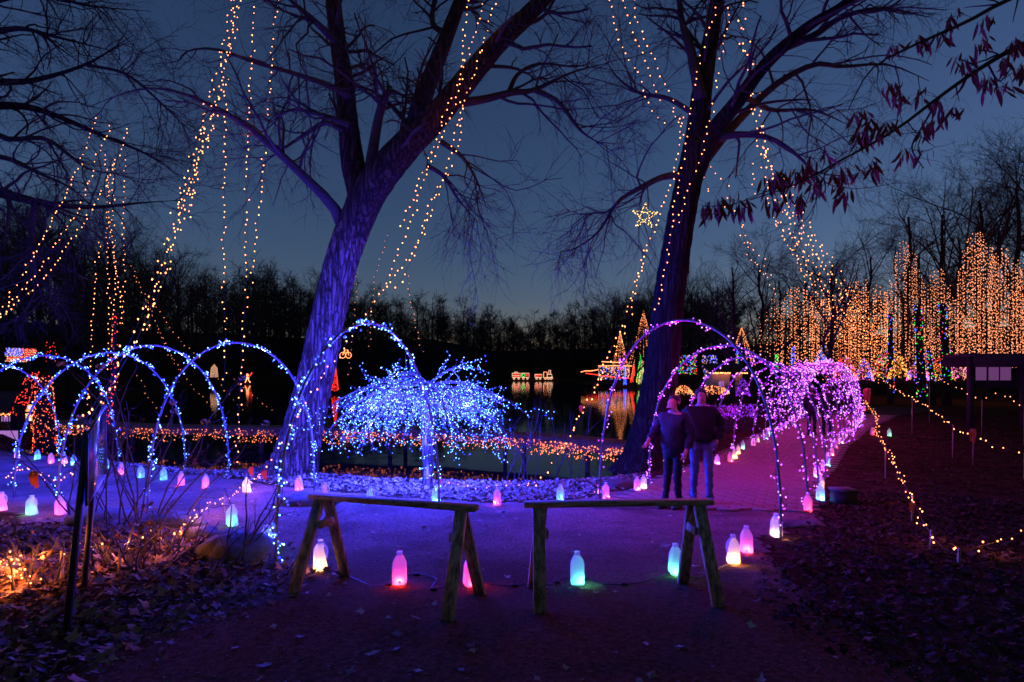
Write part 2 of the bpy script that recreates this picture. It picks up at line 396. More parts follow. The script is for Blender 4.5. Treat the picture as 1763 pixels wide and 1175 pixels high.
structure('pond_water', MB().add([(-70,11,WATER),(30,11,WATER),(30,190,WATER),(-70,190,WATER)], [(0,1,2,3)]), 'water', False, label='still black pond reflecting the lights')

# gravel path: the open ground before the barriers and the branch under the blue arches
def sd_line(P, x, y):
    d = np.full(np.shape(x), 1e9)
    for a, b in zip(P[:-1], P[1:]):
        a = A(a); b = A(b); e = b - a; t = np.clip(((x-a[0])*e[0]+(y-a[1])*e[1]) / e.dot(e), 0, 1)
        w = a[2] + (b[2]-a[2]) * t if len(a) > 2 else 0
        d = np.minimum(d, np.hypot(x-a[0]-t*e[0], y-a[1]-t*e[1]) - w)
    return d
def sdl(P, x, y):
    d = np.full(np.shape(x), 1e9)
    for a, b in zip(P[:-1], P[1:]):
        e0 = b[0]-a[0]; e1 = b[1]-a[1]; L = e0*e0+e1*e1; t = np.clip(((x-a[0])*e0+(y-a[1])*e1)/L, 0, 1)
        d = np.minimum(d, np.hypot(x-a[0]-t*e0, y-a[1]-t*e1) - (a[2]+(b[2]-a[2])*t))
    return d
TUN = [(2.15,7.2,1.75),(2.9,8.6,1.55),(4.3,11.5,1.5),(6.2,14.2,1.5),(9.0,18.5,1.55),(12.5,23,1.6),(16.5,27.5,1.6),(21,31,1.6)]
FRONT = [(-.4,-2,3.6),(-.2,3,2.3),(0.1,6,2.4),(1.6,7.6,1.7),(2.9,9.0,1.75)]
LEFT = [(0.2,6.7,2.3),(-2.0,7.6,2.0),(-4.2,8.6,2.0),(-7.6,10.6,2.2),(-12,13,2.3),(-19,16.5,2.5)]
def path_sd(x, y):
    return np.minimum(sdl(FRONT, x, y), sdl(LEFT, x, y))
def sheet(region, sdf, step, lift, keep=0.0):
    X, Y = np.meshgrid(np.arange(region[0], region[1], step), np.arange(region[2], region[3], step))
    s = sdf(X, Y) + .12 * np.sin(X*3.1+Y*1.7) * np.sin(Y*2.9-X) + .05 * np.sin(9*X+4*Y)
    Z = land(X, Y) + lift + np.minimum(0, -(s + .05)) * 0
    n0, n1 = X.shape; I, J = np.meshgrid(np.arange(n0-1), np.arange(n1-1), indexing='ij'); b = I*n1+J
    ok = ((s[:-1,:-1] < keep) & (s[1:,:-1] < keep) & (s[:-1,1:] < keep) & (s[1:,1:] < keep))
    q = np.stack([b, b+1, b+n1+1, b+n1], -1)[ok]
    used = np.unique(q); mp = np.zeros(n0*n1, int); mp[used] = np.arange(len(used))
    return MB().add(np.stack([X, Y, Z], -1).reshape(-1, 3)[used], mp[q])
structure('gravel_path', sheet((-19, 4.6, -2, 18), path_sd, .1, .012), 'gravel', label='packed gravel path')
paved = structure('paved_path', sheet((-.5, 24, 8.1, 33), lambda x, y: np.maximum(sdl(TUN, x, y), 8.35 - y), .12, .018), 'joint', label='brick paved path under the purple arches')

# bricks of the paved path: about 300 nearest as pieces, the rest in one mesh
tc_ = np.array([(p[0], p[1]) for p in TUN]); tl = np.r_[0, np.cumsum(np.hypot(*np.diff(tc_, axis=0).T))]
def brick_mesh(lx, ly, h=.016):
    b = .006; m = MB()
    m.add([(-lx,-ly,0),(lx,-ly,0),(lx,ly,0),(-lx,ly,0),(-lx,-ly,h-b),(lx,-ly,h-b),(lx,ly,h-b),(-lx,ly,h-b),(-lx+b,-ly+b,h),(lx-b,-ly+b,h),(lx-b,ly-b,h),(-lx+b,ly-b,h)],
          [(8,9,10,11),(4,5,9,8),(5,6,10,9),(6,7,11,10),(7,4,8,11),(0,1,5,4),(1,2,6,5),(2,3,7,6),(3,0,4,7)]); return m
bm_ = brick_mesh(.145, .095).mesh('brick', 'paver')
rest = MB(); cnt = 0
for k in range(118):
    sdist = 1.45 + k * .2
    if sdist > tl[-1]: break
    i = min(np.searchsorted(tl, sdist) - 1, len(tc_) - 2); f = (sdist - tl[i]) / (tl[i+1] - tl[i])
    c = tc_[i] + (tc_[i+1] - tc_[i]) * f; d = (tc_[i+1] - tc_[i]); d /= np.hypot(*d); nrm = A([d[1], -d[0]])
    for j in range(-6, 7):
        u = j * .3 + (.15 if k % 2 else 0); p = c + nrm * u
        if abs(u) > 1.42 or p[1] < 8.3: continue
        zc = float(land(p[0], p[1])) + .0185 + random.uniform(0, .004); rz = math.atan2(nrm[1], nrm[0]) + random.uniform(-.03, .03)
        if cnt < 290:
            o = bpy.data.objects.new('brick', bm_); col.objects.link(o); o.parent = paved; o.location = (p[0], p[1], zc)
            e = .1; sl = (float(land(p[0]+e, p[1])) - float(land(p[0]-e, p[1]))) / (2*e); slr = (float(land(p[0], p[1]+e)) - float(land(p[0], p[1]-e))) / (2*e)
            o.rotation_euler = (Vector((0,0,1)).rotation_difference(Vector((-sl,-slr,1)).normalized()).to_matrix() @ Matrix.Rotation(rz, 3, 'Z')).to_euler()
            cnt += 1
        else:
            ca, sa = math.cos(rz), math.sin(rz)
            v = np.concatenate(brick_mesh(.145, .095).v); v = v @ A([[ca,sa,0],[-sa,ca,0],[0,0,1]]); v[:, 2] += land(p[0]+v[:,0], p[1]+v[:,1]) + .0185
            v[:, 0] += p[0]; v[:, 1] += p[1]
            rest.add(v, [(8,9,10,11),(4,5,9,8),(5,6,10,9),(6,7,11,10),(7,4,8,11)])
o = part('bricks_beyond', rest, 'paver', paved, stuff=True)

# ------------------------------------------------------------------ fallen leaves
def leaf_scatter(P, n, size, colours, lift=.012, pile=0.0, tilt=.5):
    P = A(P, float); lo, hi = P.min(0), P.max(0); X = []
    while sum(map(len, X)) < n:
        q = lo + (hi - lo) * rng.random((n, 2)); X.append(q[poly_sd(P, q[:, 0], q[:, 1]) < .12 * rng.standard_normal(n)])
    X = np.concatenate(X)[:n]; X = X[gfull(X[:, 0], X[:, 1]) > WATER + .04]; n = len(X)
    a = np.linspace(0, 2*math.pi, 9)[:-1]; rad = A([1, .45, .8, .4, .62, .4, .8, .45])
    base = np.vstack([[0, 0, 0], np.stack([rad*np.cos(a), rad*np.sin(a), 0*a], 1)])
    s = rng.uniform(size[0], size[1], n); th = rng.uniform(0, 6.283, n)
    ax = rng.normal(0, tilt, n); ay = rng.normal(0, tilt, n); curl = rng.uniform(-.3, 1.1, n)
    v = base[None].repeat(n, 0) * A([1, 1, 1]); v[:, :, 0] *= rng.uniform(.6, 1.1, n)[:, None]
    v[:, :, 2] = curl[:, None] * (v[:, :, 0] ** 2 * .5 + .3 * np.abs(v[:, :, 1])) + rng.normal(0, .06, (n, 9))
    c, sn = np.cos(th)[:, None], np.sin(th)[:, None]
    x, y, z = v[:, :, 0], v[:, :, 1], v[:, :, 2]; z = z + x * ax[:, None] + y * ay[:, None]
    v = np.stack([x*c - y*sn, x*sn + y*c, z], -1) * s[:, None, None]
    v[:, :, 2] -= v[:, :, 2].min(1, keepdims=True)
    v[:, :, 0] += X[:, 0:1]; v[:, :, 1] += X[:, 1:2]
    v[:, :, 2] += (gfull(X[:, 0], X[:, 1]) + lift + pile * rng.random(n) ** 2)[:, None]
    f = A([(0, i + 1, (i + 1) % 8 + 1) for i in range(8)])
    cc = A(colours)[rng.integers(0, len(colours), n)] * rng.uniform(.5, 1.25, n)[:, None]
    m = MB(); m.add(v, None, (np.arange(n) * 9)[:, None, None] + f[None], np.repeat(cc, 9, 0)); return m
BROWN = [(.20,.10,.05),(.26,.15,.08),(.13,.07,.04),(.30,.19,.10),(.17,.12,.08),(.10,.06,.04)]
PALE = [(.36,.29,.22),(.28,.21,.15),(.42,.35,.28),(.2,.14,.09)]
BED = [(-10,2.2),(-3.3,2.7),(-2.75,3.6),(-2.35,4.4),(-2.05,5.2),(-2.35,5.8),(-3.4,6.3),(-4.6,6.7),(-6.4,7.3),(-10,8.2)]
BANK = [(-11,15.1),(-6,12.3),(-3.9,10.85),(-2,9.75),(-.4,9.15),(.7,9.3),(1.3,9.6),(2.0,10.9),(3.0,12.6),(2.3,13.8),(0,12.6),(-2.3,13.0),(-5,14.2),(-9,15.5)]
LAWN = [(1.75,4.0),(2.5,5.6),(3.35,6.6),(4.3,8.0),(5.6,10.3),(7.6,13.2),(10.8,18),(20,27),(24,26),(22,5),(7,1.2),(2.4,2.4)]
solo('leaf_litter', leaf_scatter(BED, 13000, (.028,.066), BROWN, .008, .06, .35), 'leaf_litter', 'brown fallen leaves heaped in the planting bed by the sign', 'leaves', 'stuff')
solo('leaf_litter', leaf_scatter(BANK, 11000, (.025,.055), PALE, .008, .04, .35), 'leaf_litter', 'fallen leaves covering the bank between gravel path and pond', 'leaves', 'stuff')
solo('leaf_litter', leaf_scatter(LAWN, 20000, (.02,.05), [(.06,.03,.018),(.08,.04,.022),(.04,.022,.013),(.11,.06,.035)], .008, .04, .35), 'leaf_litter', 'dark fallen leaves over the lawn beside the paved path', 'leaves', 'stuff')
solo('leaf_litter', leaf_scatter([(-4.6,1.6),(-3.4,2.4),(-2.9,3.4),(-2.4,4.4),(-2.0,5.2),(-1.6,5.1),(-1.85,4.2),(-2.2,3.2),(-2.6,2.2),(-3.4,1.2)], 1500, (.025,.06), BROWN, .012, .02, .3), 'leaf_litter', 'thin drift of brown leaves between the bed and the gravel', 'leaves', 'stuff')
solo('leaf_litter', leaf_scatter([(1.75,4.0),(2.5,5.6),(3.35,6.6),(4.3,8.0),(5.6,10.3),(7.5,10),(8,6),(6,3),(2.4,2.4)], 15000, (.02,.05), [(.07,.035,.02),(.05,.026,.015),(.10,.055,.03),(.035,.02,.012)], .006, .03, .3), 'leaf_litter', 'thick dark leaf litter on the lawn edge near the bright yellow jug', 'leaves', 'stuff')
solo('leaf_litter', leaf_scatter([(-4,3),(-2.2,3),(3,2.2),(2,5),(3,8),(-.5,8.8),(-6,11),(-9,12),(-5,8)], 260, (.025,.06), PALE, .018, 0, .2), 'leaf_litter', 'single pale leaves scattered over the gravel path', 'leaves', 'stuff')

def pebbles(n, lo_, hi_, label, region):
    P = A(region, float); a, b = P.min(0), P.max(0); q = a + (b - a) * rng.random((n * 3, 2)); q = q[poly_sd(P, q[:, 0], q[:, 1]) < 0][:n]
    m = MB(); r = rng.uniform(lo_, hi_, len(q)) ; v = OCT[None] * (r[:, None, None] * rng.uniform(.55, 1.2, (len(q), 6, 3))); v[:, :, 2] *= .6
    v += np.stack([q[:, 0], q[:, 1], land(q[:, 0], q[:, 1]) + .014], 1)[:, None]
    m.add(v, None, (np.arange(len(q)) * 6)[:, None, None] + OCTF[None]); solo('gravel', m, 'paver', label, 'gravel', 'stuff')
pebbles(6500, .004, .013, 'loose gravel stones strewn over the path', [(-3.2,2.6),(2.6,2.2),(2.6,6),(3.2,8.4),(-.5,8.9),(-4,10.6),(-8,12),(-6,7.6),(-2,6)])

# ------------------------------------------------------------------ trees
def branch(S, D, L, R0, k, wander, trop, tip=.35):
    B = len(S); P = np.zeros((B, k, 3)); P[:, 0] = S; D = D / (np.linalg.norm(D, axis=1, keepdims=True) + 1e-9)
    st = (L / (k - 1))[:, None]
    for i in range(1, k):
        D = D + rng.normal(0, wander, (B, 3)) + A(trop) / (k - 1)
        D /= np.linalg.norm(D, axis=1, keepdims=True) + 1e-9
        P[:, i] = P[:, i-1] + D * st
    R = R0[:, None] * (1 - (1 - tip) * np.linspace(0, 1, k))[None]
    return P, R
def kids(P, R, n, t, Lr, ang, rr, k, wander, trop=(0,0,0), rmin=.004, rmax=.2, tip=.35):
    B, k0, _ = P.shape
    idx = np.repeat(np.arange(B), n); u = rng.uniform(t[0], t[1], len(idx)); pos = u * (k0 - 1.001); i = pos.astype(int); f = (pos - i)[:, None]
    S = P[idx, i] * (1 - f) + P[idx, i+1] * f; T = P[idx, i+1] - P[idx, i]; T /= np.linalg.norm(T, axis=1, keepdims=True) + 1e-9
    rad = R[idx, i] * (1 - f[:, 0]) + R[idx, i+1] * f[:, 0]
    q = np.cross(T, rng.normal(0, 1, (len(idx), 3))); q /= np.linalg.norm(q, axis=1, keepdims=True) + 1e-9
    a = np.radians(rng.uniform(ang[0], ang[1], len(idx)))[:, None]
    D = T * np.cos(a) + q * np.sin(a)
    L = rng.uniform(Lr[0], Lr[1], len(idx)) * (1 - .35 * u)
    return branch(S, D, L, np.clip(rad * rr, rmin, rmax), k, wander, trop, tip)
def limb(pts, d0, dd=0.0, k=18, up=0):
    """pts (px, py, width px); the limb runs back (or forward) by dd metres along its length"""
    n = len(pts); W = A([px(p[0], p[1], d0 + dd * i / (n - 1)) for i, p in enumerate(pts)])
    r = A([p[2] * (d0 + dd * i / (n - 1)) / F / 2 for i, p in enumerate(pts)])
    P = catmull(W, k); return P, np.interp(np.linspace(0, 1, k), np.linspace(0, 1, n), r)
def rough_trunk(mb, P, R, n=48, amp=.11, k=90, flare=.0):
    """trunk tube with furrowed bark ridges"""
    s = np.linspace(0, 1, k); i = np.linspace(0, 1, len(P))
    Q = catmull(P, k); r = np.interp(s, i, R)
    T = np.gradient(Q, axis=0); T /= np.linalg.norm(T, axis=1, keepdims=True)
    U = np.cross(T, A([0, 1, 0])); U /= np.linalg.norm(U, axis=1, keepdims=True); V = np.cross(T, U)
    a = np.arange(n) * 2 * math.pi / n
    ridge = 1 + amp * (np.sin(a * 19)[None] * .25 + rng.normal(0, .35, n)[None] + rng.normal(0, .22, (k, n))) + flare * np.maximum(0, 1 - s * 9)[:, None] ** 2 * (1 + .5 * np.sin(a * 5 + 1))[None]
    v = Q[:, None] + (U[:, None] * np.cos(a)[None, :, None] + V[:, None] * np.sin(a)[None, :, None]) * (r[:, None] * ridge)[:, :, None]
    I, J = np.meshgrid(np.arange(k-1), np.arange(n), indexing='ij'); J2 = (J + 1) % n
    mb.add(v, np.stack([I*n+J, I*n+J2, (I+1)*n+J2, (I+1)*n+J], -1))
    return mb
def stack(ls): return np.stack([l[0] for l in ls]), np.stack([l[1] for l in ls])

def big_tree(name, label, base, trunk, limbs, side, d, levels, bark='bark', flare=.35, dens=1.0, taper=0.0):
    limbs = [(P_, R_ * (1 - taper * np.linspace(0, 1, len(R_)) ** 3)) for P_, R_ in limbs]
    root = thing(name, label, 'tree', base, 'bare trees standing by the pond path')
    mb = MB(); P, R = trunk; rough_trunk(mb, P, R, flare=flare)
    tk = part('trunk', mb, bark, root, smooth=True)
    for P_, R_ in limbs: part('limb', rough_trunk(MB(), P_, R_, n=26, amp=.07, k=60), 'bark_limb_dim' if bark == 'bark' else bark, tk, smooth=True)
    cr = MB(); LP, LR = stack(limbs + side)
    SP, SR = stack(side); SR = SR * (1 - .7 * np.linspace(0, 1, SR.shape[1]) ** 3)[None]; cr.tubes(SP, SR, 8)
    k1 = kids(LP, LR, int(10 * dens), (.25, .98), (1.0, 3.0), (30, 70), .42, 8, .17, (0, 0, -.1), .012, .05); cr.tubes(*k1, 5)
    k2 = kids(*k1, 5, (.2, 1), (.5, 1.5), (25, 65), .5, 6, .2, (0, 0, -.25), .006, .02); cr.tubes(*k2, 4)
    k3 = kids(*k2, 4, (.2, 1), (.3, .9), (20, 60), .55, 5, .2, (0, 0, -.35), .004, .008); cr.tubes(*k3, 3)
    part('crown', cr, 'twig', root)
    return root, LP

D1 = 13.0
T1 = big_tree('leaning_tree', 'massive leaning bare tree lit blue up its furrowed trunk on the pond bank', px(502, 822, D1),
    limb([(494,835,108),(506,800,78),(521,740,64),(545,640,56),(566,540,53),(588,450,53),(610,385,55),(628,335,40)], D1, 0, 24),
    [limb([(604,405,54),(638,328,58),(690,262,50),(740,213,43),(800,142,38),(860,72,32),(920,15,27),(985,-60,22)], D1, -1.2),
     limb([(634,340,50),(672,285,40),(710,226,34),(735,150,29),(770,60,24),(812,-50,19)], D1, 1.6),
     limb([(628,352,50),(608,285,40),(600,220,34),(592,140,31),(580,60,27),(568,-50,24)], D1, .6)],
    [limb([(598,412,26),(575,358,19),(522,303,15),(465,250,13),(420,215,11),(370,185,9),(300,157,7),(235,155,5),(150,185,3)], D1, -1.5),
     limb([(600,165,14),(560,145,10),(500,125,8),(440,108,7),(370,85,6),(320,90,4),(300,120,3)], D1, 1.2),
     limb([(600,215,14),(575,205,10),(540,195,8),(500,190,7),(460,215,5)], D1, -.8),
     limb([(590,225,10),(560,212,9),(520,235,7),(480,262,5),(440,290,3)], D1, 1),
     limb([(576,70,14),(540,35,10),(505,5,8),(470,-30,6)], D1, -1.2),
     limb([(785,178,18),(830,172,14),(880,160,12),(920,155,10),(985,125,6),(1050,108,4)], D1 - .6, .8),
     limb([(920,155,10),(960,175,8),(995,220,6),(1020,240,4),(1050,252,2)], D1 - .2, -1),
     limb([(875,161,9),(892,128,7),(930,110,5),(990,115,4),(1030,105,2)], D1 - .3, 1.2),
     limb([(760,245,10),(795,270,7),(820,310,5),(840,365,3)], D1 - .6, -.6),
     limb([(735,285,9),(765,305,7),(790,345,5),(830,390,2)], D1 - .4, .6),
     limb([(636,302,22),(645,240,18),(655,190,16),(668,160,14),(690,163,8),(716,182,5)], D1, -.5),
     limb([(770,60,12),(745,40,10),(748,-10,8),(740,-50,6)], D1 + 1.2, .5),
     limb([(712,226,14),(690,200,9),(660,170,7),(620,150,5),(580,160,3)], D1 + .6, 1)], D1, None)
D2 = 14.0
T2 = big_tree('tall_tree', 'tall dark bare tree with purple glow on its trunk at the corner of the pond', px(1105, 806, D2),
    limb([(1100,820,84),(1108,780,64),(1120,730,57),(1138,640,54),(1148,540,50),(1158,470,48),(1172,380,44),(1188,300,42),(1198,250,40)], D2, 0, 24),
    [limb([(1194,270,40),(1202,220,38),(1210,150,33),(1225,60,26),(1245,-60,20)], D2, .6),
     limb([(1196,300,34),(1225,232,29),(1262,185,26),(1310,120,22),(1350,80,20),(1400,40,16),(1450,10,14),(1520,-50,12)], D2, -1.5)],
    [limb([(1212,275,22),(1258,222,15),(1330,150,12),(1400,112,10),(1450,115,8),(1530,112,6),(1600,140,3)], D2, 1.2),
     limb([(1205,290,20),(1232,242,15),(1280,232,12),(1330,240,9),(1375,270,7),(1400,300,5),(1420,340,3)], D2, -1),
     limb([(1206,170,22),(1190,90,17),(1175,40,14),(1160,-50,11)], D2, 1),
     limb([(1180,302,16),(1142,305,11),(1100,325,9),(1062,350,7),(1030,400,5),(990,428,4),(958,436,3)], D2, -.8),
     limb([(1140,306,8),(1115,320,6),(1105,335,4),(1100,355,3)], D2 - .2, -.2),
     limb([(1062,350,5),(1045,365,4),(1010,370,3),(985,390,2)], D2 - .5, .5),
     limb([(1350,82,16),(1400,62,12),(1450,30,10),(1520,15,8),(1600,30,5)], D2 - .6, -.5),
     limb([(1260,186,14),(1285,170,10),(1330,190,8),(1400,190,6),(1460,215,4)], D2 - .4, 1.6),
     limb([(1200,200,10),(1150,170,8),(1100,160,6),(1060,130,4),(1030,80,2)], D2, 1.5)], D2, None, bark='bark_dark', flare=.25)
# overhanging dark limbs of a tree beyond the sign
D3 = 17.0
big_tree('spreading_tree', 'dark bare tree reaching long fine twigs over the bed with the sign', px(-160, 760, D3),
    limb([(-165,775,90),(-150,700,70),(-140,560,60),(-130,420,56),(-130,320,50),(-120,220,44)], D3, 0, 20),
    [limb([(-128,300,30),(-80,310,24),(0,332,18),(75,350,13),(160,357,9),(240,350,6),(310,345,3)], D3, -1),
     limb([(-128,240,28),(-60,190,20),(0,182,14),(70,190,11),(180,235,8),(260,270,6),(330,320,3)], D3, 1.5),
     limb([(-122,235,28),(-90,150,22),(0,142,12),(60,138,10),(150,110,7),(230,60,4)], D3, -.5)],
    [limb([(-120,225,20),(-70,90,14),(20,50,10),(100,65,7),(200,90,4)], D3, 1),
     limb([(-70,160,14),(0,235,10),(80,240,8),(150,290,5),(220,300,3)], D3, -2),
     limb([(-120,260,12),(0,270,9),(70,300,6),(130,330,4),(200,400,2)], D3, -2),
     limb([(-100,120,16),(-40,20,10),(60,-10,8),(150,10,5),(260,20,3)], D3, .5),
     limb([(60,350,9),(55,400,8),(60,470,7),(75,520,5)], D3, .5),
     limb([(150,112,6),(220,130,5),(290,190,4),(330,230,2)], D3, .5)], D3, None, bark='bark_dark', dens=2.2, taper=.8)

# tree beyond the frame whose leafy branch hangs over the paved path
def leafy_tree():
    base = A([10.2, 8.6, float(land(10.2, 8.6))])
    root = thing('leafy_tree', 'tree still holding drooping dead russet leaves on branches over the lawn', 'tree', base)
    d = 8.0
    mb = MB(); tp = A([base + A([0,0,-.1]), base + A([.05,0,1.6]), base + A([-.05,.1,3.4]), base + A([-.1,.1,5.2]), base + A([0,.2,7])]); P = catmull(tp, 20); R = np.linspace(.2, .11, 20)
    rough_trunk(mb, P, R, n=18, flare=.3); part('trunk', mb, 'bark_dark', root, smooth=True)
    L = [limb([(2080,150,30),(1900,60,24),(1780,70,18),(1700,110,14),(1620,165,11),(1540,225,9),(1450,275,7),(1370,318,5),(1290,345,3)], 8.4, -1.6),
         limb([(2080,60,26),(1900,-40,20),(1760,-10,14),(1660,40,11),(1570,80,8),(1500,120,5),(1460,190,3)], 8.4, -.8),
         limb([(1620,165,8),(1590,215,6),(1570,255,5),(1590,290,3)], 7.9, -.4),
         limb([(1450,275,6),(1420,300,5),(1420,330,4),(1390,350,2)], 7.4, -.5),
         limb([(1700,110,7),(1720,140,5),(1740,120,3)], 8.1, .3),
         limb([(1370,318,4),(1320,330,3),(1262,352,3),(1212,356,2)], 7.0, -.2)]
    cr = MB(); LP, LR = stack(L); LR = LR * .55; cr.tubes(LP, LR, 7)
    k1 = kids(LP, LR, 10, (.3, 1), (.3, .8), (30, 70), .5, 6, .15, (0,0,-.2), .004, .015); cr.tubes(*k1, 4)
    part('crown', cr, 'twig', root)
    cl = [(1218,352),(1240,350),(1262,345),(1285,352),(1322,312),(1340,300),(1352,330),(1330,345),(1392,285),(1418,262),(1408,310),(1440,300),(1452,325),(1472,195),
          (1490,205),(1512,222),(1530,150),(1545,165),(1525,215),(1560,262),(1590,262),(1585,160),(1610,175),(1640,190),(1655,105),(1690,80),(1672,120),(1735,100),(1752,70),(1620,60),(1580,70),
          (1640,30),(1700,30),(1380,340),(1460,290),(1500,285),(1700,140),(1730,150),(1600,215),(1545,80),(1760,120),(1480,230),(1370,300)]
    lf = MB(); a = 11
    prof = A([(0,0),(.12,.035),(.3,.075),(.55,.095),(.8,.06),(1,0)])
    for (cx_, cy_) in cl:
        ray = px(cx_, cy_, 1.0) - A([0, 0, CAMZ]); ends = np.concatenate([LP.reshape(-1, 3), k1[0].reshape(-1, 3)])
        dist = [np.linalg.norm(ends - px(cx_, cy_, dd_), axis=1) for dd_ in (6.9, 7.3, 7.7, 8.1)]; bi = int(np.argmin([d_.min() for d_ in dist])); c = px(cx_, cy_, (6.9, 7.3, 7.7, 8.1)[bi]); e0 = ends[dist[bi].argmin()]
        lf.tubes(catmull(A([e0, (e0 + c) / 2 + A([0, 0, .04]), c]), 6), np.full(6, .0035), 4)
        for m in range(random.randint(8, 16)):
            Lf = random.uniform(.11, .27); az = random.uniform(0, 6.28); out = random.uniform(.1, .55)
            dv = A([math.cos(az)*out, math.sin(az)*out, -1 + random.uniform(0, .5)]); dv /= np.linalg.norm(dv)
            sd = np.cross(dv, A([math.sin(az+.9), math.cos(az), .3])); sd /= np.linalg.norm(sd); nn = np.cross(dv, sd)
            c2 = c + rng.normal(0, .055, 3) * A([1, 1, .7]); lf.tubes(A([c, (c + c2) / 2 - A([0,0,.004]), c2]), np.full(3, .002), 3); curl = random.uniform(-.55, .55)
            mid = A([c2 + dv*(Lf*t) + nn*(curl*Lf*t*t) for t, w in prof]); le = A([m_ + (sd*w + nn*.35*w)*Lf for m_, (t, w) in zip(mid, prof)]); ri = A([m_ + (-sd*w + nn*.35*w)*Lf for m_, (t, w) in zip(mid, prof)])
            v = np.concatenate([mid, le, ri]); q = []
            for k in range(5): q += [(k, k+1, 7+k, 6+k), (k, 12+k, 13+k, k+1)]
            lf.add(v, q)
    part('foliage', lf, 'dead_leaf', root, stuff=True, label='drooping clumps of dead russet leaves')
leafy_tree()

# ---- bare trees of the surrounding woods (templates shared between copies)
def template(seed, h, spread, limbs=11):
    r = np.random.default_rng(seed)
    tr = MB(); k = 12
    tp = np.stack([np.cumsum(r.normal(0, .10, k)), np.cumsum(r.normal(0, .10, k)), np.linspace(-.6, h * .72, k)], 1); tp[0, :2] = tp[1, :2] = 0
    R = np.linspace(.24, .05, k) * h / 14; R[0] *= 1.6
    tr.tubes(tp, R, 9)
    P, Rr = tp[None], R[None]
    l1 = kids(P, Rr, limbs, (.30, .98), (h*.22*spread, h*.42*spread), (25, 60), .55, 9, .13, (0,0,.55), .02, .2)
    l2 = kids(*l1, 7, (.2, 1), (h*.1, h*.22), (25, 55), .5, 7, .16, (0,0,.25), .012, .06)
    l3 = kids(*l2, 6, (.2, 1), (h*.05, h*.11), (20, 55), .55, 5, .18, (0,0,.05), .008, .02)
    l4 = kids(*l3, 3, (.2, 1), (h*.03, h*.07), (20, 55), .6, 3, .15, (0,0,-.05), .007, .012)
    cr = MB(); cr.tubes(*l1, 6); cr.tubes(*l2, 4); cr.tubes(*l3, 3); cr.tubes(*l4, 3)
    return tr.mesh('trunk', 'bark_dark'), cr.mesh('crown', 'twig')
TPL = [template(3, 18, 1.0), template(4, 18, .8), template(5, 16, 1.2, 13)]
def wood_tree(x, y, h, kind, label, group):
    z = float(gfull(A([x]), A([y]))[0]); root = thing('bare_tree', label, 'tree', (x, y, z), group)
    s = h / (18, 18, 16)[kind]
    a = random.uniform(0, 6.28)
    for nm, me in zip(('trunk', 'crown'), TPL[kind]):
        o = child(nm, me, root, rot=(0, 0, a)); o.scale = (s, s, s)
    return root
# (px, depth, height, template)
for (p, d, h, k) in [(1425,30,10.5,2),(1262,33,11,1),(1305,40,13,0)]:
    wood_tree((p-CX)*d/F, d, h, k, {1425:'forked bare tree with bulb strands across it beyond the purple arches',1262:'slim bare tree behind the pink-walled cabin lights',1305:'bare tree between the tall tree and the warm light curtains'}[p], 'bare trees beyond the purple arches')
for (p, d, h, k) in [(1500,52,17,0),(1560,44,19,1),(1625,46,20,0),(1690,40,19,2),(1745,44,22,1),(1800,38,21,0),(1850,34,18,2),(1655,60,22,2),(1580,62,20,0),(1380,60,16,2),(1340,56,15,1),(1460,64,16,1),(1720,62,24,0),(1230,70,17,2),(1190,64,15,0),(1095,86,15,1),(1060,118,22,2),(1130,84,18,2)]:
    wood_tree((p-CX)*d/F, d, h, k, 'bare tree ' + {1500:'rising behind the golden curtain past the forked tree',1560:'standing in the pointed light curtain',1625:'at the thin light curtain over the wrapped trunks',1690:'holding the tallest pale light curtain',
        1745:'over the broad pale curtain above the shelter',1800:'just past the end of the notice shelter',1850:'on the lawn beyond the notice shelter',1655:'far behind the tallest pale curtain',1580:'far behind the pointed light curtain',1380:'behind the sparse strands by the forked tree',
        1340:'behind the short green and blue lit poles',1460:'far behind the golden light curtains',1720:'towering far behind the broad pale curtain',1230:'behind the gable icicles of the pink-walled cabin',1190:'behind the coloured icicles near the tall tree',1095:'by the wide cone of warm strands',1060:'above the lakeside pavilion',1130:'behind the tall tree trunk at the pond end'}[p], 'bare trees carrying the light curtains')
for (p, d, h, k) in [(-60,34,15,0),(40,38,17,2),(120,46,18,1),(190,52,19,0),(260,62,20,2),(330,74,20,1),(60,60,22,0),(150,72,24,1),(390,92,20,2),(-20,50,20,1),(230,86,25,0),(300,96,25,2),(440,118,20,1),(360,120,24,0)]:
    wood_tree((p-CX)*d/F, d, h, k, 'bare tree in the dark wood across the pond inlet', 'bare trees of the dark wood across the inlet')

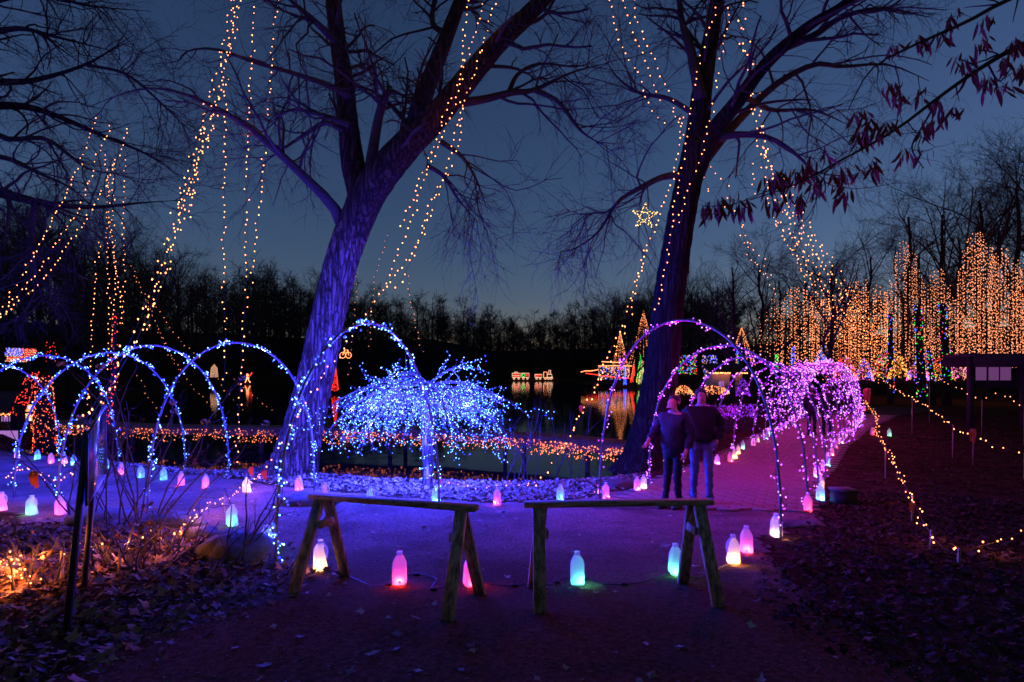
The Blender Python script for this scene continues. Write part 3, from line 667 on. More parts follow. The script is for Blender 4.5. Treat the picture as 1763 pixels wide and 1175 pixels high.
# far wood, one mass
def far_wood():
    m = MB(); r = np.random.default_rng(8)
    def one(x, y, h, s=1.0):
        z = float(gfull(A([x]), A([y]))[0]); k = 5
        tp = np.stack([x + np.cumsum(r.normal(0, .3, k)), y + np.cumsum(r.normal(0, .3, k)), z - 1 + np.linspace(0, h*.8, k)], 1)[None]
        R = np.linspace(.32, .07, k)[None] * h / 20
        m.tubes(tp, R, 4)
        l1 = kids(tp, R, 11, (.08, .98), (h*.2, h*.45), (30, 75), .6, 5, .14, (0,0,.6), .06, .2); m.tubes(*l1, 3)
        l2 = kids(*l1, 7, (.15, 1), (h*.1, h*.24), (25, 65), .6, 4, .16, (0,0,.3), .06, .12); m.tubes(*l2, 3)
        l3 = kids(*l2, 4, (.15, 1), (h*.06, h*.13), (25, 70), .8, 2, .16, (0,0,.1), .065, .095, .5); m.tubes(*l3, 3)
    for p in np.linspace(420, 1240, 66):
        for row in range(4):
            pp = p + r.uniform(-10, 10); d = 182 + row * 20 + r.uniform(-6, 10)
            one((pp-CX)*d/F, d, (r.uniform(12, 16) if row == 0 else r.uniform(15, 22)) * float(np.interp(pp, [420,560,700,820,900,960,1030,1240], [1.5,1.3,1.15,1.05,.82,.86,1.2,1.2])))
    for p in np.linspace(-80, 430, 22):
        for row in range(3):
            d = 118 + row * 22 + r.uniform(-6, 10) + (p > 250) * 22; pp = p + r.uniform(-14, 14); one((pp-CX)*d/F, d, r.uniform(22, 31) * (1 - .15 * (p > 330)))
    for p in np.linspace(1130, 1900, 34):
        d = 100 + r.uniform(0, 30); pp = p + r.uniform(-14, 14); one((pp-CX)*d/F, d, r.uniform(11, 17))
    o = solo('far_woods', m, 'wood_far', 'dark leafless woods along the far shore of the pond', 'woods', 'stuff')
far_wood()

# ------------------------------------------------------------------ timber barriers
def sawhorse(a, b, label, spread=.30, h=.72, legs=None):
    """a, b: ground points under the two ends of the top beam"""
    a = A(a, float); b = A(b, float); mid = (a + b) / 2; root = thing('sawhorse', label, 'barrier', (mid[0], mid[1], float(land(mid[0], mid[1]))), 'timber barriers across the path')
    ta = A([a[0], a[1], float(land(a[0], a[1])) + h]); tb = A([b[0], b[1], float(land(b[0], b[1])) + h]); d = tb - ta; d /= np.linalg.norm(d); n = A([-d[1], d[0], 0])
    if n[1] > 0: n = -n            # towards the camera
    part('top_beam', MB().beam(ta - d*.06, tb + d*.06, .089, .04, n, .004), 'lumber', root)
    for e, t in ((ta, 1), (tb, -1)):
        for sg in (1, -1):
            off = d * t * (.045 if sg == 1 else .075)
            top = e + off + n*sg*.03 - A([0,0,.022]); ft = e + off + n*sg*spread - d*t*.03; ft[2] = float(land(ft[0], ft[1])) - .015
            part('leg', MB().beam(ft, top, .088, .038, d, .003), 'lumber_leg', root)
        for sg in (1, -1): part('bolt', MB().tubes(A([e + d*t*.06 + n*sg*.052 - A([0,0,.085]), e + d*t*.06 + n*sg*.075 - A([0,0,.085])]), np.full(2, .009), 8), 'black_metal', root)
        part('brace', MB().beam(e + d*t*.10 + n*.10 - A([0,0,.20]), e + d*t*.10 - n*.10 - A([0,0,.20]), .06, .018, A([0,0,1.]), .002), 'lumber', root)
sawhorse((-1.56,4.66), (-.31,4.16), 'weathered timber sawhorse barrier beside the leaf bed, red jugs glowing behind it')
sawhorse((.15,4.33), (1.47,4.46), 'weathered timber sawhorse barrier with two green jugs glowing behind it')

# ------------------------------------------------------------------ milk jug lanterns
def jug_meshes():
    m = MB(); prof = [(.046,.0),(.052,.006),(.054,.02),(.054,.145),(.051,.165),(.043,.185),(.031,.205),(.021,.218),(.019,.222),(.019,.226),(.0215,.227),(.0215,.243),(.018,.246),(.0005,.246)]
    m.lathe(prof, 20, sq=.72)
    v = m.v[0]; hi = (v[:, 2] > .10) & (v[:, 2] < .222) & (v[:, 0] > 0); v[hi, 0] *= np.interp(v[hi, 2], [.10,.125,.19,.222], [1,.5,.45,1])
    h = MB(); h.tubes(catmull([(.044,0,.092),(.051,0,.125),(.0505,0,.155),(.040,0,.185),(.020,0,.209)], 12), np.full(12, .0105), 8)
    return m.mesh('jug_body', 'jug', True), h.mesh('handle', 'jug', True)
JBODY, JHAND = jug_meshes()
JBULB = {}
for k in JB:
    b = MB(); bulbs(b, [(0,0,0)], .0115, 0, True, 1.2); JBULB[k] = b.mesh('bulb', 'jugbulb_' + k)
JUGW = 1.0
def jug(x, y, colour, label, group=None, at=None, rz=None, lean=0):
    p = gpix(x, y) if at is None else A([at[0], at[1], float(land(*at))])
    r = thing('milk_jug_lantern', label, 'jug lantern', (p[0], p[1], p[2] + .016), group)
    r.rotation_euler = (lean, 0, random.uniform(0, 6.28) if rz is None else rz); r.scale = (1.03,) * 3 if rz is None else (1.05,) * 3
    child('jug_body', JBODY, r); child('handle', JHAND, r)
    wa = -math.pi/2 + random.uniform(-.8, .8) - r.rotation_euler[2]; q_ = .0535 * (1 + (1 / max(abs(math.cos(wa)), abs(math.sin(wa))) - 1) * .72)
    child('bulb', JBULB[colour], r, (math.cos(wa)*q_*.94, math.sin(wa)*q_*.94, .026))
    for k_, w_ in ((.62, 1.5), (1.28, 1.6)):
        l = bpy.data.lights.new('bulb_lamp', 'POINT'); l.color = JB[colour][0]; l.energy = JB[colour][1] * w_ * JUGW; l.shadow_soft_size = .008; l.cycles.use_multiple_importance_sampling = False
        o = bpy.data.objects.new('bulb_lamp', l); col.objects.link(o); o.parent = r; o.location = (math.cos(wa)*q_*k_, math.sin(wa)*q_*k_, .032)
near = [
 (552,984,'yellow','yellow glowing milk jug between the legs of the sawhorse beside the leaf bed',.5),
 (688,1008,'red','pink glowing milk jug casting a red pool on gravel behind the sawhorse',1.6),
 (811,1011,'red','red glowing milk jug hidden behind a sawhorse leg on the gravel',2),
 (994,1008,'teal','blue-green glowing milk jug on the gravel, nearer the single standing sawhorse leg',1.5),
 (1163,991,'green','pale green glowing milk jug on the gravel beside the splayed sawhorse legs',1.6),
 (1262,972,'yellow','bright yellow milk jug with open handle at the lawn edge',3.0),
 (1285,953,'pink','magenta milk jug standing against the bright yellow one at the lawn edge',1.4),
 (1336,926,'white','pale pink milk jug with warm base at the foot of the first purple arch',1.5),
 (459,953,'teal','pale aqua milk jug leaning by the boulder at the foot of the first blue arch',1.2),
 (400,908,'green','pale green milk jug half hidden behind the boulder of the leaf bed',1.0),
 (515,846,'pink','pink milk jug on the bank below the leaning tree trunk',1.3),
 (560,861,'pink','pinkish white milk jug at the bank edge behind the sawhorse beam end',.3),
 (638,868,'green','pale green milk jug with open handle at the bank edge behind the beam',.2),
 (751,866,'teal','pale aqua milk jug at the foot of the blue umbrella tree and arch',1.3),
 (856,871,'pink','pink milk jug on leafy bank edge between the blue tree and the two barriers',1.7),
 (965,864,'teal','pale aqua milk jug at the bank edge, behind the beam with green jugs',1.2),
 (1043,860,'pink','magenta milk jug beside the bank-side foot of the first purple arch',1.5),
 (1097,847,'pink','pink milk jug of the touching pair by the tall tree',1.5),
 (1108,844,'white','whitish milk jug of the touching pair by the tall tree',1.2),
 (425,849,'yellow','warm white milk jug wrapped by orange ribbons on the gravel path edge',1.0),
 (1391,883,'red','crimson tilted milk jug on the lawn edge of the paved path',1.0),
 (1412,863,'blue','pale blue milk jug on the lawn edge of the paved path',1.4),
 (1413,843,'yellow','yellow milk jug between blue and lilac jugs on the lawn edge',1.2),
 (1407,824,'lilac','lilac milk jug behind the yellow one on the lawn edge',.6),
 (1502,750,'red','red milk jug standing alone on the dark lawn',1.4),
 (1531,752,'green','green-tinged milk jug with brown bow on the dark lawn',1.1),
 (105,888,'pink','pink milk jug on the bed edge beneath the sign posts, beside a blue arch leg',1.2),
 (55,888,'green','pale green milk jug on the bed edge between two pink ones',1.1),
 (3,881,'pink','strong pink milk jug casting red light on the bed edge',1.0)]
for x, y, c, l, rz in near: jug(x, y, c, l, None, rz=rz)
COLN = {'pink':'pink','red':'red','green':'pale green','teal':'aqua','yellow':'yellow','white':'whitish','blue':'pale blue','lilac':'lilac'}
for x, y, c in [(354,842,'pink'),(312,837,'pink'),(282,828,'green'),(242,824,'teal'),(209,818,'pink'),(183,808,'green'),(127,802,'teal'),(111,800,'lilac'),(88,799,'pink'),(65,792,'green'),(29,790,'lilac')]:
    jug(x, y, c, COLN[c] + ' milk jug in the row along the pond edge under the blue arches', 'jugs along the pond edge under the blue arches')
for x, y, c in [(1418,813,'pink'),(1425,805,'teal'),(1424,797,'lilac'),(1431,786,'pink'),(1439,774,'pink'),(1446,764,'white'),(1453,757,'red'),(1460,751,'pink'),(1471,733,'yellow'),(1477,727,'pink'),(1483,719,'lilac'),(1488,708,'red')]:
    jug(x, y, c, COLN[c] + ' milk jug in the crowded row along the lawn edge of the purple tunnel', 'jugs along the lawn edge of the purple tunnel')
for x, y, c in [(1235,802,'lilac'),(1257,797,'red'),(1265,791,'yellow'),(1271,783,'yellow'),(1279,775,'green'),(1297,769,'pink'),(1304,763,'yellow'),(1318,757,'green'),(1324,750,'teal'),(1345,742,'pink'),(1353,738,'yellow'),(1364,732,'teal'),(1371,728,'red')]:
    jug(x, y, c, COLN[c] + ' milk jug in the spaced row along the pond side of the purple tunnel', 'jugs along the pond side of the purple tunnel')

# power cord feeding the jugs, with plug lumps
def cord(label, pts, lift=.008, r=.0045):
    W = A([gpix(a, b) for a, b in pts]); P = catmull(W, len(pts) * 6); P[:, 2] = land(P[:, 0], P[:, 1]) + .014 + lift
    m = MB().tubes(P, np.full(len(P), r), 5)
    root = thing('power_cord', label, 'cord', tuple(W[0])); part('wire', m, 'cable', root)
    for i in range(6, len(P), 13): part('plug', MB().tubes(A([P[i] - A([.03,0,0]), P[i] - A([.02,0,0]), P[i] + A([.02,0,0]), P[i] + A([.03,0,.0])]), A([.006,.014,.014,.006]), 6), 'cable', root)
cord('thin dark power cord running on the gravel from jug to jug behind the sawhorses', [(540,985),(585,990),(637,1014),(668,1012),(689,1001),(712,994),(750,1001),(742,1020),(772,1012),(802,1004),(833,1009),(868,1014),(910,1012),(948,1012),(966,1003),(994,999),(1020,1005),(1042,1011),(1090,1010),(1130,1000),(1163,991),(1200,1000),(1232,985),(1262,972)])

# ------------------------------------------------------------------ lighted arches
def arch(name, label, N, Fp, h, mat, nb, r, watts=40, nl=8, cat='light arch', group=None, pipe_r=.016, wrap=.05, flat=1.0, lit_from=0.0):
    N = A(N, float); Fp = A(Fp, float)
    N = A([N[0], N[1], float(land(N[0], N[1]))]); Fp = A([Fp[0], Fp[1], float(land(Fp[0], Fp[1]))])
    t = np.linspace(0, math.pi, 60); w = (1 - np.sign(np.cos(t)) * np.abs(np.cos(t)) ** flat) / 2
    P = N + (Fp - N) * w[:, None]; P[:, 2] += h * np.sin(t) ** .82
    P += np.stack([np.sin(t*3 + N[0])*.02, np.cos(t*2.3 + N[1])*.02, 0*t], 1)
    P[0, 2] -= .05; P[-1, 2] -= .05
    root = thing(name, label, cat, tuple(N), group)
    for q_ in arclen(P, 1e9) if nl == 1 else P[(29.5 - 26 * np.cos(np.linspace(0, math.pi, nl)) ).astype(int)]:
        if watts: lamp(root, q_ + A([0, 0, -.03]), LBLUE if 'blue' in mat else LPURPLE, watts / nl)
    part('hoop', MB().tubes(P, np.full(60, pipe_r), 7), 'pipe', root)
    Q = arclen(P, .01); n = len(Q); u = np.sort(rng.random(nb)) * (n - 1)
    # bulbs come in little clusters along the wire
    u = np.clip(u + 6 * np.sin(u * .12), 0, n - 1); B = Q[u.astype(int)]
    tw = u * .01 * 9; off = np.stack([np.cos(tw), np.sin(tw*1.3), np.sin(tw)], 1) * (pipe_r + .012) + rng.normal(0, wrap*.5, (nb, 3)) * A([1,1,.8])
    part('bulbs', bulbs(MB(), B + off, r, .35), mat, root, stuff=True)
    part('glare_cores', tips(MB(), B + off, r), 'tip_blue' if 'blue' in mat else 'tip_purple', root, stuff=True)
    tw = np.arange(n) * .01 * 9
    wr = Q[::4] + np.stack([np.cos(tw), np.sin(tw*1.3), np.sin(tw)], 1)[::4] * (pipe_r + .008)
    part('wire', MB().tubes(wr, np.full(len(wr), .0035), 3), 'cable', root)
    return P
AB = 'blue light arches over the gravel path'
arch('light_arch', 'blue light arch with one foot by the boulder, framing the leaning trunk', gpix(478,972)[:2], gpix(754,874)[:2], 2.45, 'blue_sparse', 270, .0105, 330, group=AB)
arch('light_arch', 'blue light arch rising beside the leaning trunk, second along the gravel path', gpix(254,878)[:2], gpix(543,846)[:2], 2.55, 'blue', 220, .0112, 800, group=AB)
arch('light_arch', 'blue light arch above the sign posts, third along the gravel path', gpix(102,872)[:2], (-6.1,12.5), 2.6, 'blue', 210, .0125, 800, group=AB)
arch('light_arch', 'blue light arch fourth along the gravel path from the leaning tree', (-8.2,9.6), (-8.0,14.2), 2.6, 'blue', 200, .0128, 800, group=AB)
arch('light_arch', 'blue light arch fifth along the gravel path from the leaning tree', (-10.2,10.6), (-10.3,15.2), 2.6, 'blue', 200, .0135, 800, group=AB)
arch('light_arch', 'blue light arch at the far end of the gravel path near the lit cabin', (-12.6,12.2), (-12.8,16.4), 2.5, 'blue', 180, .014, 800, group=AB)
AP = 'purple light arches of the tunnel over the paved path'
pa = [((1030,870),(1346,928),2.62,125,.0092),((1117,838),(1392,874),2.55,200,.0102),((1176,815),(1408,846),2.52,210,.011),((1226,800),(1419,822),2.5,210,.0115),((1262,784),(1428,802),2.48,210,.0125),((1296,770),(1436,785),2.45,210,.013)]
for i, (a, b, h, nb, r) in enumerate(pa):
    arch('light_arch', ['purple light arch at the tunnel mouth with one foot in the bank','purple light arch second in the tunnel, framing the walking couple','purple light arch third in the tunnel behind the couple','purple light arch fourth in the tunnel, past the couple','purple light arch fifth in the tunnel beside the net-lit hedge','purple light arch sixth in the tunnel where the row closes up'][i],
         gpix(*a)[:2], gpix(*b)[:2], h, 'purple', nb, r, 150 if i < 2 else 170, 7, group=AP)
nA = 15; L0 = gpix(1312,762)[:2]; L1 = A([13.4, 26.8]); R0_ = gpix(1446,772)[:2]; R1 = gpix(1478,717)[:2]
for i in range(nA):
    t = (i + .5) / nA; bow = A([.25, -.1]) * math.sin(t * math.pi)
    arch('light_arch', 'densely lit purple arch in the crowded far stretch of the tunnel', L0 + (L1-L0)*t + bow, R0_ + (R1-R0_)*t + bow, 2.45, 'purple_far', 165, .0175, 70, 3, group='crowded purple arches in the far stretch of the tunnel', wrap=.16)

# ------------------------------------------------------------------ blue umbrella tree
def umbrella_tree():
    global rng; rng = np.random.default_rng(21); random.seed(9)
    b = gpix(735, 838); root = thing('umbrella_tree', 'low umbrella-shaped tree smothered in blue lights on the pond bank', 'tree', tuple(b))
    top = b + A([-.02, 0, 1.92])
    tr = MB(); P = catmull(A([b - A([0,0,.1]), b + A([.03,0,.5]), b + A([-.02,.02,1.1]), top]), 26); R = np.interp(np.linspace(0,1,26), [0,.1,1], [.15,.105,.09])
    rough_trunk(tr, P, R, n=16, k=50, amp=.08); part('trunk', tr, 'bark', root, smooth=True)
    S = []; D = []; L = []
    for i in range(40):
        az = i / 40 * 2 * math.pi + random.uniform(-.1, .1); S.append(top + A([0,0,random.uniform(-.3,.05)])); D.append([math.cos(az), math.sin(az), random.uniform(.12,.5)]); L.append(random.uniform(1.1, 1.85))
    k1 = branch(A(S), A(D), A(L), np.full(40, .032), 10, .09, (0,0,-1.15))
    # arms that hang lower, as the photo shows to both sides
    S2 = [top]*8; D2_ = [(-1,-.2,.35),(-1,.3,.3),(1,-.1,.3),(1,.2,.25),(-.8,-.5,.3),(.8,.6,.3),(.5,-.9,.3),(-.4,.9,.3)]
    k1b = branch(A(S2), A(D2_), A([2.2,1.8,2.2,1.9,2.0,1.8,1.7,1.8]), np.full(8, .035), 10, .07, (0,0,-1.6))
    P1 = np.concatenate([k1[0], k1b[0]]); R1_ = np.concatenate([k1[1], k1b[1]])
    k2 = kids(P1, R1_, 5, (.25, 1), (.35, .95), (20, 55), .5, 7, .16, (0,0,-.35), .006, .015)
    k3 = kids(*k2, 3, (.2, 1), (.2, .5), (20, 55), .6, 5, .16, (0,0,-.2), .004, .007)
    cr = MB(); cr.tubes(P1, R1_, 6); cr.tubes(*k2, 4); cr.tubes(*k3, 3); part('crown', cr, 'twig', root)
    pts = np.concatenate([np.concatenate([arclen(p, .052) for p in P1]), np.concatenate([arclen(p, .075) for p in k2[0]]), np.concatenate([arclen(p, .17) for p in k3[0]])])
    pts += rng.normal(0, .02, pts.shape)
    for q_ in P1[::2, 6]: lamp(root, q_ - A([0, 0, .05]), LBLUE, 150)
    for z_ in (.3, .9, 1.5): lamp(root, b + A([0, -.2, z_]), LBLUE, 18)
    n = len(pts); sel = rng.random(n) < .55
    part('bulbs', bulbs(MB(), pts[sel], .0088, .4), 'blue', root, stuff=True)
    part('bulbs', bulbs(MB(), pts[~sel], .0095, .4), 'cyanblue', root, stuff=True)
    a = np.linspace(0, 9*2*math.pi, 150); tz = np.linspace(.04, 1.8, 150); tp = np.stack([b[0] + np.cos(a)*.125, b[1] + np.sin(a)*.125, b[2] + tz], 1) + rng.normal(0,.012,(150,3))
    part('bulbs', bulbs(MB(), tp, .0095, .3), 'blue', root, stuff=True)
    part('glare_cores', tips(tips(MB(), pts, .009), tp, .0095), 'tip_blue', root, stuff=True)
umbrella_tree()

# ------------------------------------------------------------------ hanging strings of warm bulbs
def string(label, ctrl, spacing=.17, r=.012, mat='warm', group='strings of warm bulbs hung from the trees', jit=.02, wire=.003, name='string_light', n=None, ico=False):
    W = A([px(*c) for c in ctrl]); P = catmull(W, 12 * len(W)); root = thing(name, label, 'string lights', tuple(P[-1]), group)
    B = arclen(P, spacing); B = B + rng.normal(0, jit, B.shape) - A([0, 0, .012])
    keep = rng.random(len(B)) > .04
    if mat == 'warm':
        for q_ in B[6::14]: lamp(root, q_ - A([0, .03, 0]), (1, .25, .06), 1.2)
    part('bulbs', bulbs(MB(), B[keep], r, .22, ico), mat, root, stuff=True)
    part('wire', MB().tubes(P, np.full(len(P), wire), 3), 'cable', root)
LG = 'string of warm bulbs stretched from the leaning tree down past the sign'
for o_ in range(4):
    dx = (-7, 0, 6, 2)[o_]; dd = (-.3, 0, .3, .6)[o_]
    string(LG, [(412+dx*.5,-30,13+dd),(392+dx*1.2,80,12.6+dd),(368+dx*1.4,180,12+dd),(335+dx*1.2,290,11+dd),(305+dx,385,10+dd),(272+dx,490,9+dd),(240+dx*1.5,575,8+dd),(205+dx,640,7.4+dd),(170+dx,695,6.8+dd),(143+dx,745,6.3+dd)][:(10, 10, 7, 5)[o_]], .19, .0115, jit=.035)
string('string of warm bulbs with a bright end by the sign', [(205,640,7.4),(165,720,6.2),(140,790,5.4),(123,834,5.1)], .24, .008)
for i, c in enumerate([[(440,-20,12.5),(436,60,12.5),(430,170,12.4),(426,280,12.3),(423,390,12.1),(424,480,11.9),(418,590,11.7),(412,700,11.6),(406,800,11.5)],
          [(482,-20,12.8),(470,60,12.7),(466,130,12.6),(459,240,12.5),(450,320,12.4),(441,400,12.3),(432,490,12.2)],
          [(388,160,13.2),(388,260,13.1),(386,360,13),(384,470,12.9),(388,570,12.8),(386,660,12.7)],
          [(352,190,13),(340,290,12.6),(325,380,12)]]):
    string('string of warm bulbs hanging straight down from the long branch of the leaning tree', c, .155, .0118)
for i, c in enumerate([[(842,-40,12.2),(822,40,12),(800,110,11.8),(785,170,11.6),(768,215,11.5),(745,270,11.3),(722,330,11.1),(700,400,10.9),(675,460,10.6),(645,520,10.3),(610,570,10),(585,610,9.7),(560,640,9.4),(520,700,9),(480,775,8.5),(445,822,8.1)],
          [(862,-40,12),(843,30,12),(818,120,11.8),(790,200,11.6),(772,280,11.4),(745,360,11.2),(712,440,10.9),(680,500,10.6)],
          [(812,-40,12.3),(800,50,12.2),(792,130,12),(766,190,11.8),(750,245,11.6),(718,320,11.4),(690,395,11.2)],
          [(795,170,11.6),(794,220,11.6),(780,280,11.5),(742,345,11.4),(728,395,11.3),(705,440,11.2),(660,500,10.8)]]):
    string('string of warm bulbs slanting across the leaning trunk from the main limb', c, .15, .011)
for c in [[(700,470,15.5),(712,540,15.5),(728,610,15.6)],[(670,400,16),(650,460,16),(640,520,16),(636,600,16)],[(615,450,16),(612,520,16),(605,600,16),(600,650,16)]]:
    string('faint string of small warm bulbs hanging behind the leaning trunk', c, .17, .008, 'warm_far', 'faint strings behind the leaning trunk')
# over the inlet on the sign side
for c in [[(168,198,15),(140,275,14.6),(115,330,14),(75,410,13),(40,470,12.2),(0,540,11.5),(-40,600,11)],[(194,212,15),(165,275,14.6),(140,350,14),(110,400,13.4),(70,460,12.6),(25,515,11.8),(-20,570,11.2)],
          [(222,216,15),(190,300,14.6),(150,372,14),(115,425,13.3),(75,480,12.6),(20,530,12),(-20,562,11.4)]]:
    string('string of warm bulbs slanting down from the spreading tree toward the lit cabin', c, .155, .0118)
for c in [[(180,262,17),(186,330,17),(190,400,17),(200,470,17),(196,540,17),(192,600,17)],[(198,268,17),(195,340,17),(196,420,17),(205,500,17),(212,560,17)],[(218,262,17),(214,330,17),(212,400,17),(214,480,17),(208,560,17)],
          [(172,410,17),(166,470,17),(160,540,17),(155,620,17),(150,700,17)],[(186,300,17.4),(184,420,17.4),(188,520,17.4),(186,640,17.4)]]:
    string('string of warm bulbs hanging over the inlet behind the sign', c, .15, .0125, 'warm')
for c in [[(225,455,20),(250,510,20),(275,570,20),(300,620,20),(330,665,20),(370,700,20)],[(230,470,20),(262,540,20),(285,600,20),(310,640,20)],[(268,525,20),(305,580,20),(345,620,20)],[(400,650,20),(430,675,20),(460,700,20),(480,715,20)],[(235,640,19),(260,690,19),(290,720,19)],[(365,640,20),(395,680,20),(420,710,20)]]:
    string('string of tiny warm bulbs slanting down to the boardwalk', c, .2, .010, 'warm_far', 'strings running down to the boardwalk')
# tall tree strings
for c in [[(1046,-20,13.5),(1058,40,13.4),(1072,80,13.4),(1100,130,13.3),(1120,190,13.2),(1150,215,13.2)],[(1066,-20,13.5),(1090,60,13.4),(1110,100,13.3),(1130,160,13.2),(1165,200,13.2),(1178,240,13.2)],[(1090,-20,13.5),(1097,30,13.4),(1112,70,13.3),(1132,115,13.2),(1152,160,13.2),(1170,220,13.1)]]:
    string('string of warm bulbs draped toward the tall tree from above the pond', c, .19, .012)
for c in [[(1178,180,13.2),(1172,230,13.2),(1162,290,13.2),(1150,330,13),(1136,370,12.8),(1120,410,12.6),(1108,450,12.4),(1090,500,12.2),(1070,560,12),(1045,615,11.7),(1020,670,11.4),(1000,715,11.2),(975,760,10.9),(945,805,10.6),(918,838,10.4)],
          [(1240,-20,13.2),(1228,30,13.2),(1207,90,13.2),(1196,150,13.3),(1187,210,13.3),(1178,270,13.3),(1165,330,13.3),(1158,380,13.2),(1150,430,13.1),(1140,490,13),(1128,540,12.8)],
          [(1262,-20,13),(1250,50,13),(1238,110,13),(1230,170,13.1),(1218,220,13.2),(1207,270,13.2),(1196,300,13.3),(1180,340,13.3),(1165,390,13.2)],
          [(1110,430,12.6),(1098,480,12.4),(1085,540,12.1),(1062,600,11.8),(1035,650,11.5),(1010,700,11.2),(985,740,11)]]:
    string('string of warm bulbs running down the tall tree trunk to the pond bank', c, .165, .012)
for o_ in range(6):
    dx = (-22, -12, -2, 8, 16, 26)[o_]; st = (0, 0, 1, 3, 4, 4)[o_]
    c = [(1284+dx*.5,-20,13),(1286+dx*.4,60,13.2),(1296+dx*.3,130,13.5),(1312+dx*.5,220,14),(1330+dx*.6,300,15),(1350+dx,360,16),(1385+dx,425,17.5),(1425+dx*1.3,490,19),(1470+dx*1.3,560,20.5),(1510+dx,630,22)]
    string('string of warm bulbs sweeping from the tall tree out over the lawn', c[st:(10, 9, 10, 10, 10, 9)[o_]], .24, .0145, 'warm', jit=.05)
for c in [[(1215,280,14.5),(1232,300,14.8),(1250,320,15.2),(1270,375,16),(1290,440,17),(1310,470,18),(1340,510,19)],[(1290,278,14),(1300,320,15),(1330,370,16),(1370,440,18),(1420,520,20)],[(1205,300,14.5),(1225,330,15),(1275,390,16),(1305,440,17),(1330,480,18)]]:
    string('short string of warm bulbs crossing behind the dead leaves', c, .30, .0105, 'warm', jit=.05)

# low rope of bulbs on stakes round the lawn, and in the leaf bed
def low_string(label, pts, h, spacing, r, mat, stakes, group, jit=.03):
    W = []
    for c_ in pts:
        if len(c_) == 3: W.append(px(*c_)); continue
        a, b = c_
        g = gpix(a, b + h * F / gpix(a, b)[1]); g[2] += h; W.append(g)
    P = catmull(A(W), 10 * len(W)); root = thing('string_light', label, 'string lights', (W[0][0], W[0][1], W[0][2] - h), group)
    B = arclen(P, spacing) + rng.normal(0, jit, (len(arclen(P, spacing)), 3)); B[:, 2] = np.maximum(B[:, 2], land(B[:, 0], B[:, 1]) + .03)
    part('bulbs', bulbs(MB(), B, r, .2, True), mat, root, stuff=True); part('wire', MB().tubes(P, np.full(len(P), .0035), 4), 'cable', root)
    for q_ in (B[::3] if mat == 'warm_near' else B[2::8]): lamp(root, q_ + A([0, -.01, .02]), (1, .25, .06), 4.0 if mat == 'warm_near' else 1.6, .006)
    for i in stakes:
        w = W[i]; zb = float(land(w[0], w[1])); part('stake', MB().beam((w[0], w[1], zb - .05), (w[0] + .01, w[1], max(w[2], zb + .1) + .03), .02, .02, bev=.002), 'lumber_leg', root)
LW = 'low strings of warm bulbs on stakes'
low_string('low string of warm bulbs on stakes running along the lawn beyond the path', [(1505,640,26),(1522,655,24),(1545,672,22),(1570,686,20),(1600,704,18),(1640,733,15.5),(1675,752,14),(1710,765,13),(1763,783,12),(1820,800,11)], .45, .36, .0115, 'warm', (3,5,6,8), LW)
low_string('low string of warm bulbs on stakes bending round the lawn near the lone red jug', [(1488,690,22),(1508,718,17.5),(1510,745,14),(1524,772,12),(1540,800,10),(1552,825,8.9),(1570,858,7.6),(1585,890,6.7),(1602,918,6.0),(1625,944,5.5),(1650,950,5.4),(1690,940,5.6),(1725,930,5.8),(1770,912,6.2)], .22, .2, .0072, 'warm', (3,6,8,10), LW)
low_string('low string of warm bulbs on stakes before the dark notice shelter', [(1600,652,24),(1640,665,22),(1690,690,20),(1720,678,20),(1763,700,18),(1800,715,17)], .5, .5, .011, 'warm', (0,2,4), LW)
low_string('low string of warm bulbs sagging over the leaf bed by the sign', [(455,818),(425,838),(405,852),(385,862),(355,878),(340,888),(312,918),(285,935),(235,935),(205,948),(165,946),(130,958),(105,962),(75,968),(40,975),(10,962)], .22, .13, .0062, 'warm_near', (3,6,9,12), LW)
low_string('bunched warm bulbs low in the leaf bed among dry stems', [(0,985),(20,960),(30,970),(18,985),(45,1000),(72,1004)], .10, .05, .006, 'warm_near', (), LW)
low_string('upper string of warm bulbs strung through the shrub in the leaf bed', [(-10,850),(20,835),(48,822),(85,850),(120,840)], .55, .2, .006, 'warm_near', (), LW)
low_string('warm bulbs lying on the leafy bank beneath the blue tree', [(755,842),(775,835),(800,838),(820,842),(850,836),(880,838),(905,836),(918,830)], .03, .2, .007, 'warm', (), LW)

# tied marker ribbons
def ribbon(x, y, d, label, mat='ribbon_orange', s=.6):
    p = px(x, y, d); m = MB()
    for sg, L in ((-1, .16), (1, .20), (-.3, .12)):
        c = catmull(A([p, p + A([.03*sg, .01, .02])*s, p + A([.035*sg, .0, -.05])*s, p + A([.02*sg+.01, .02, -L])*s]), 10); w = A([.022, .004, .012]) * s
        v = np.concatenate([c - w, c + w, c - w + A([0,.003,0]), c + w + A([0,.003,0])]); q = []
        for i in range(9): q += [(i, i+1, 11+i, 10+i), (20+i, 30+i, 31+i, 21+i)]
        m.add(v, q)
    bulbs(m, [p], .018*s, 0, True, .8)
    solo('marker_ribbon', m, mat, label, 'ribbon', group='marker ribbons tied to the light strings')
ribbon(57,815,4.6,'faded orange ribbon hanging from the bulb string beside the sign')
ribbon(432,806,8.2,'orange ribbon tied above the warm white jug on the path edge','ribbon_pink')
ribbon(455,812,8.1,'long pink-orange ribbon tail beside the warm white jug','ribbon_pink')
ribbon(1570,868,7.2,'orange ribbon tied to the staked string on the lawn bend')
ribbon(1675,742,13.5,'red-orange ribbon on the string running along the lawn','ribbon_pink',1.5)
ribbon(1000,700,11.2,'pink ribbon tied on the string above the pond bank','ribbon_pink')
ribbon(1493,672,25,'red ribbon bow at the end of the purple tunnel','ribbon_pink',3)
ribbon(757,822,11,'small red flag ribbon by the blue tree trunk','ribbon_pink')

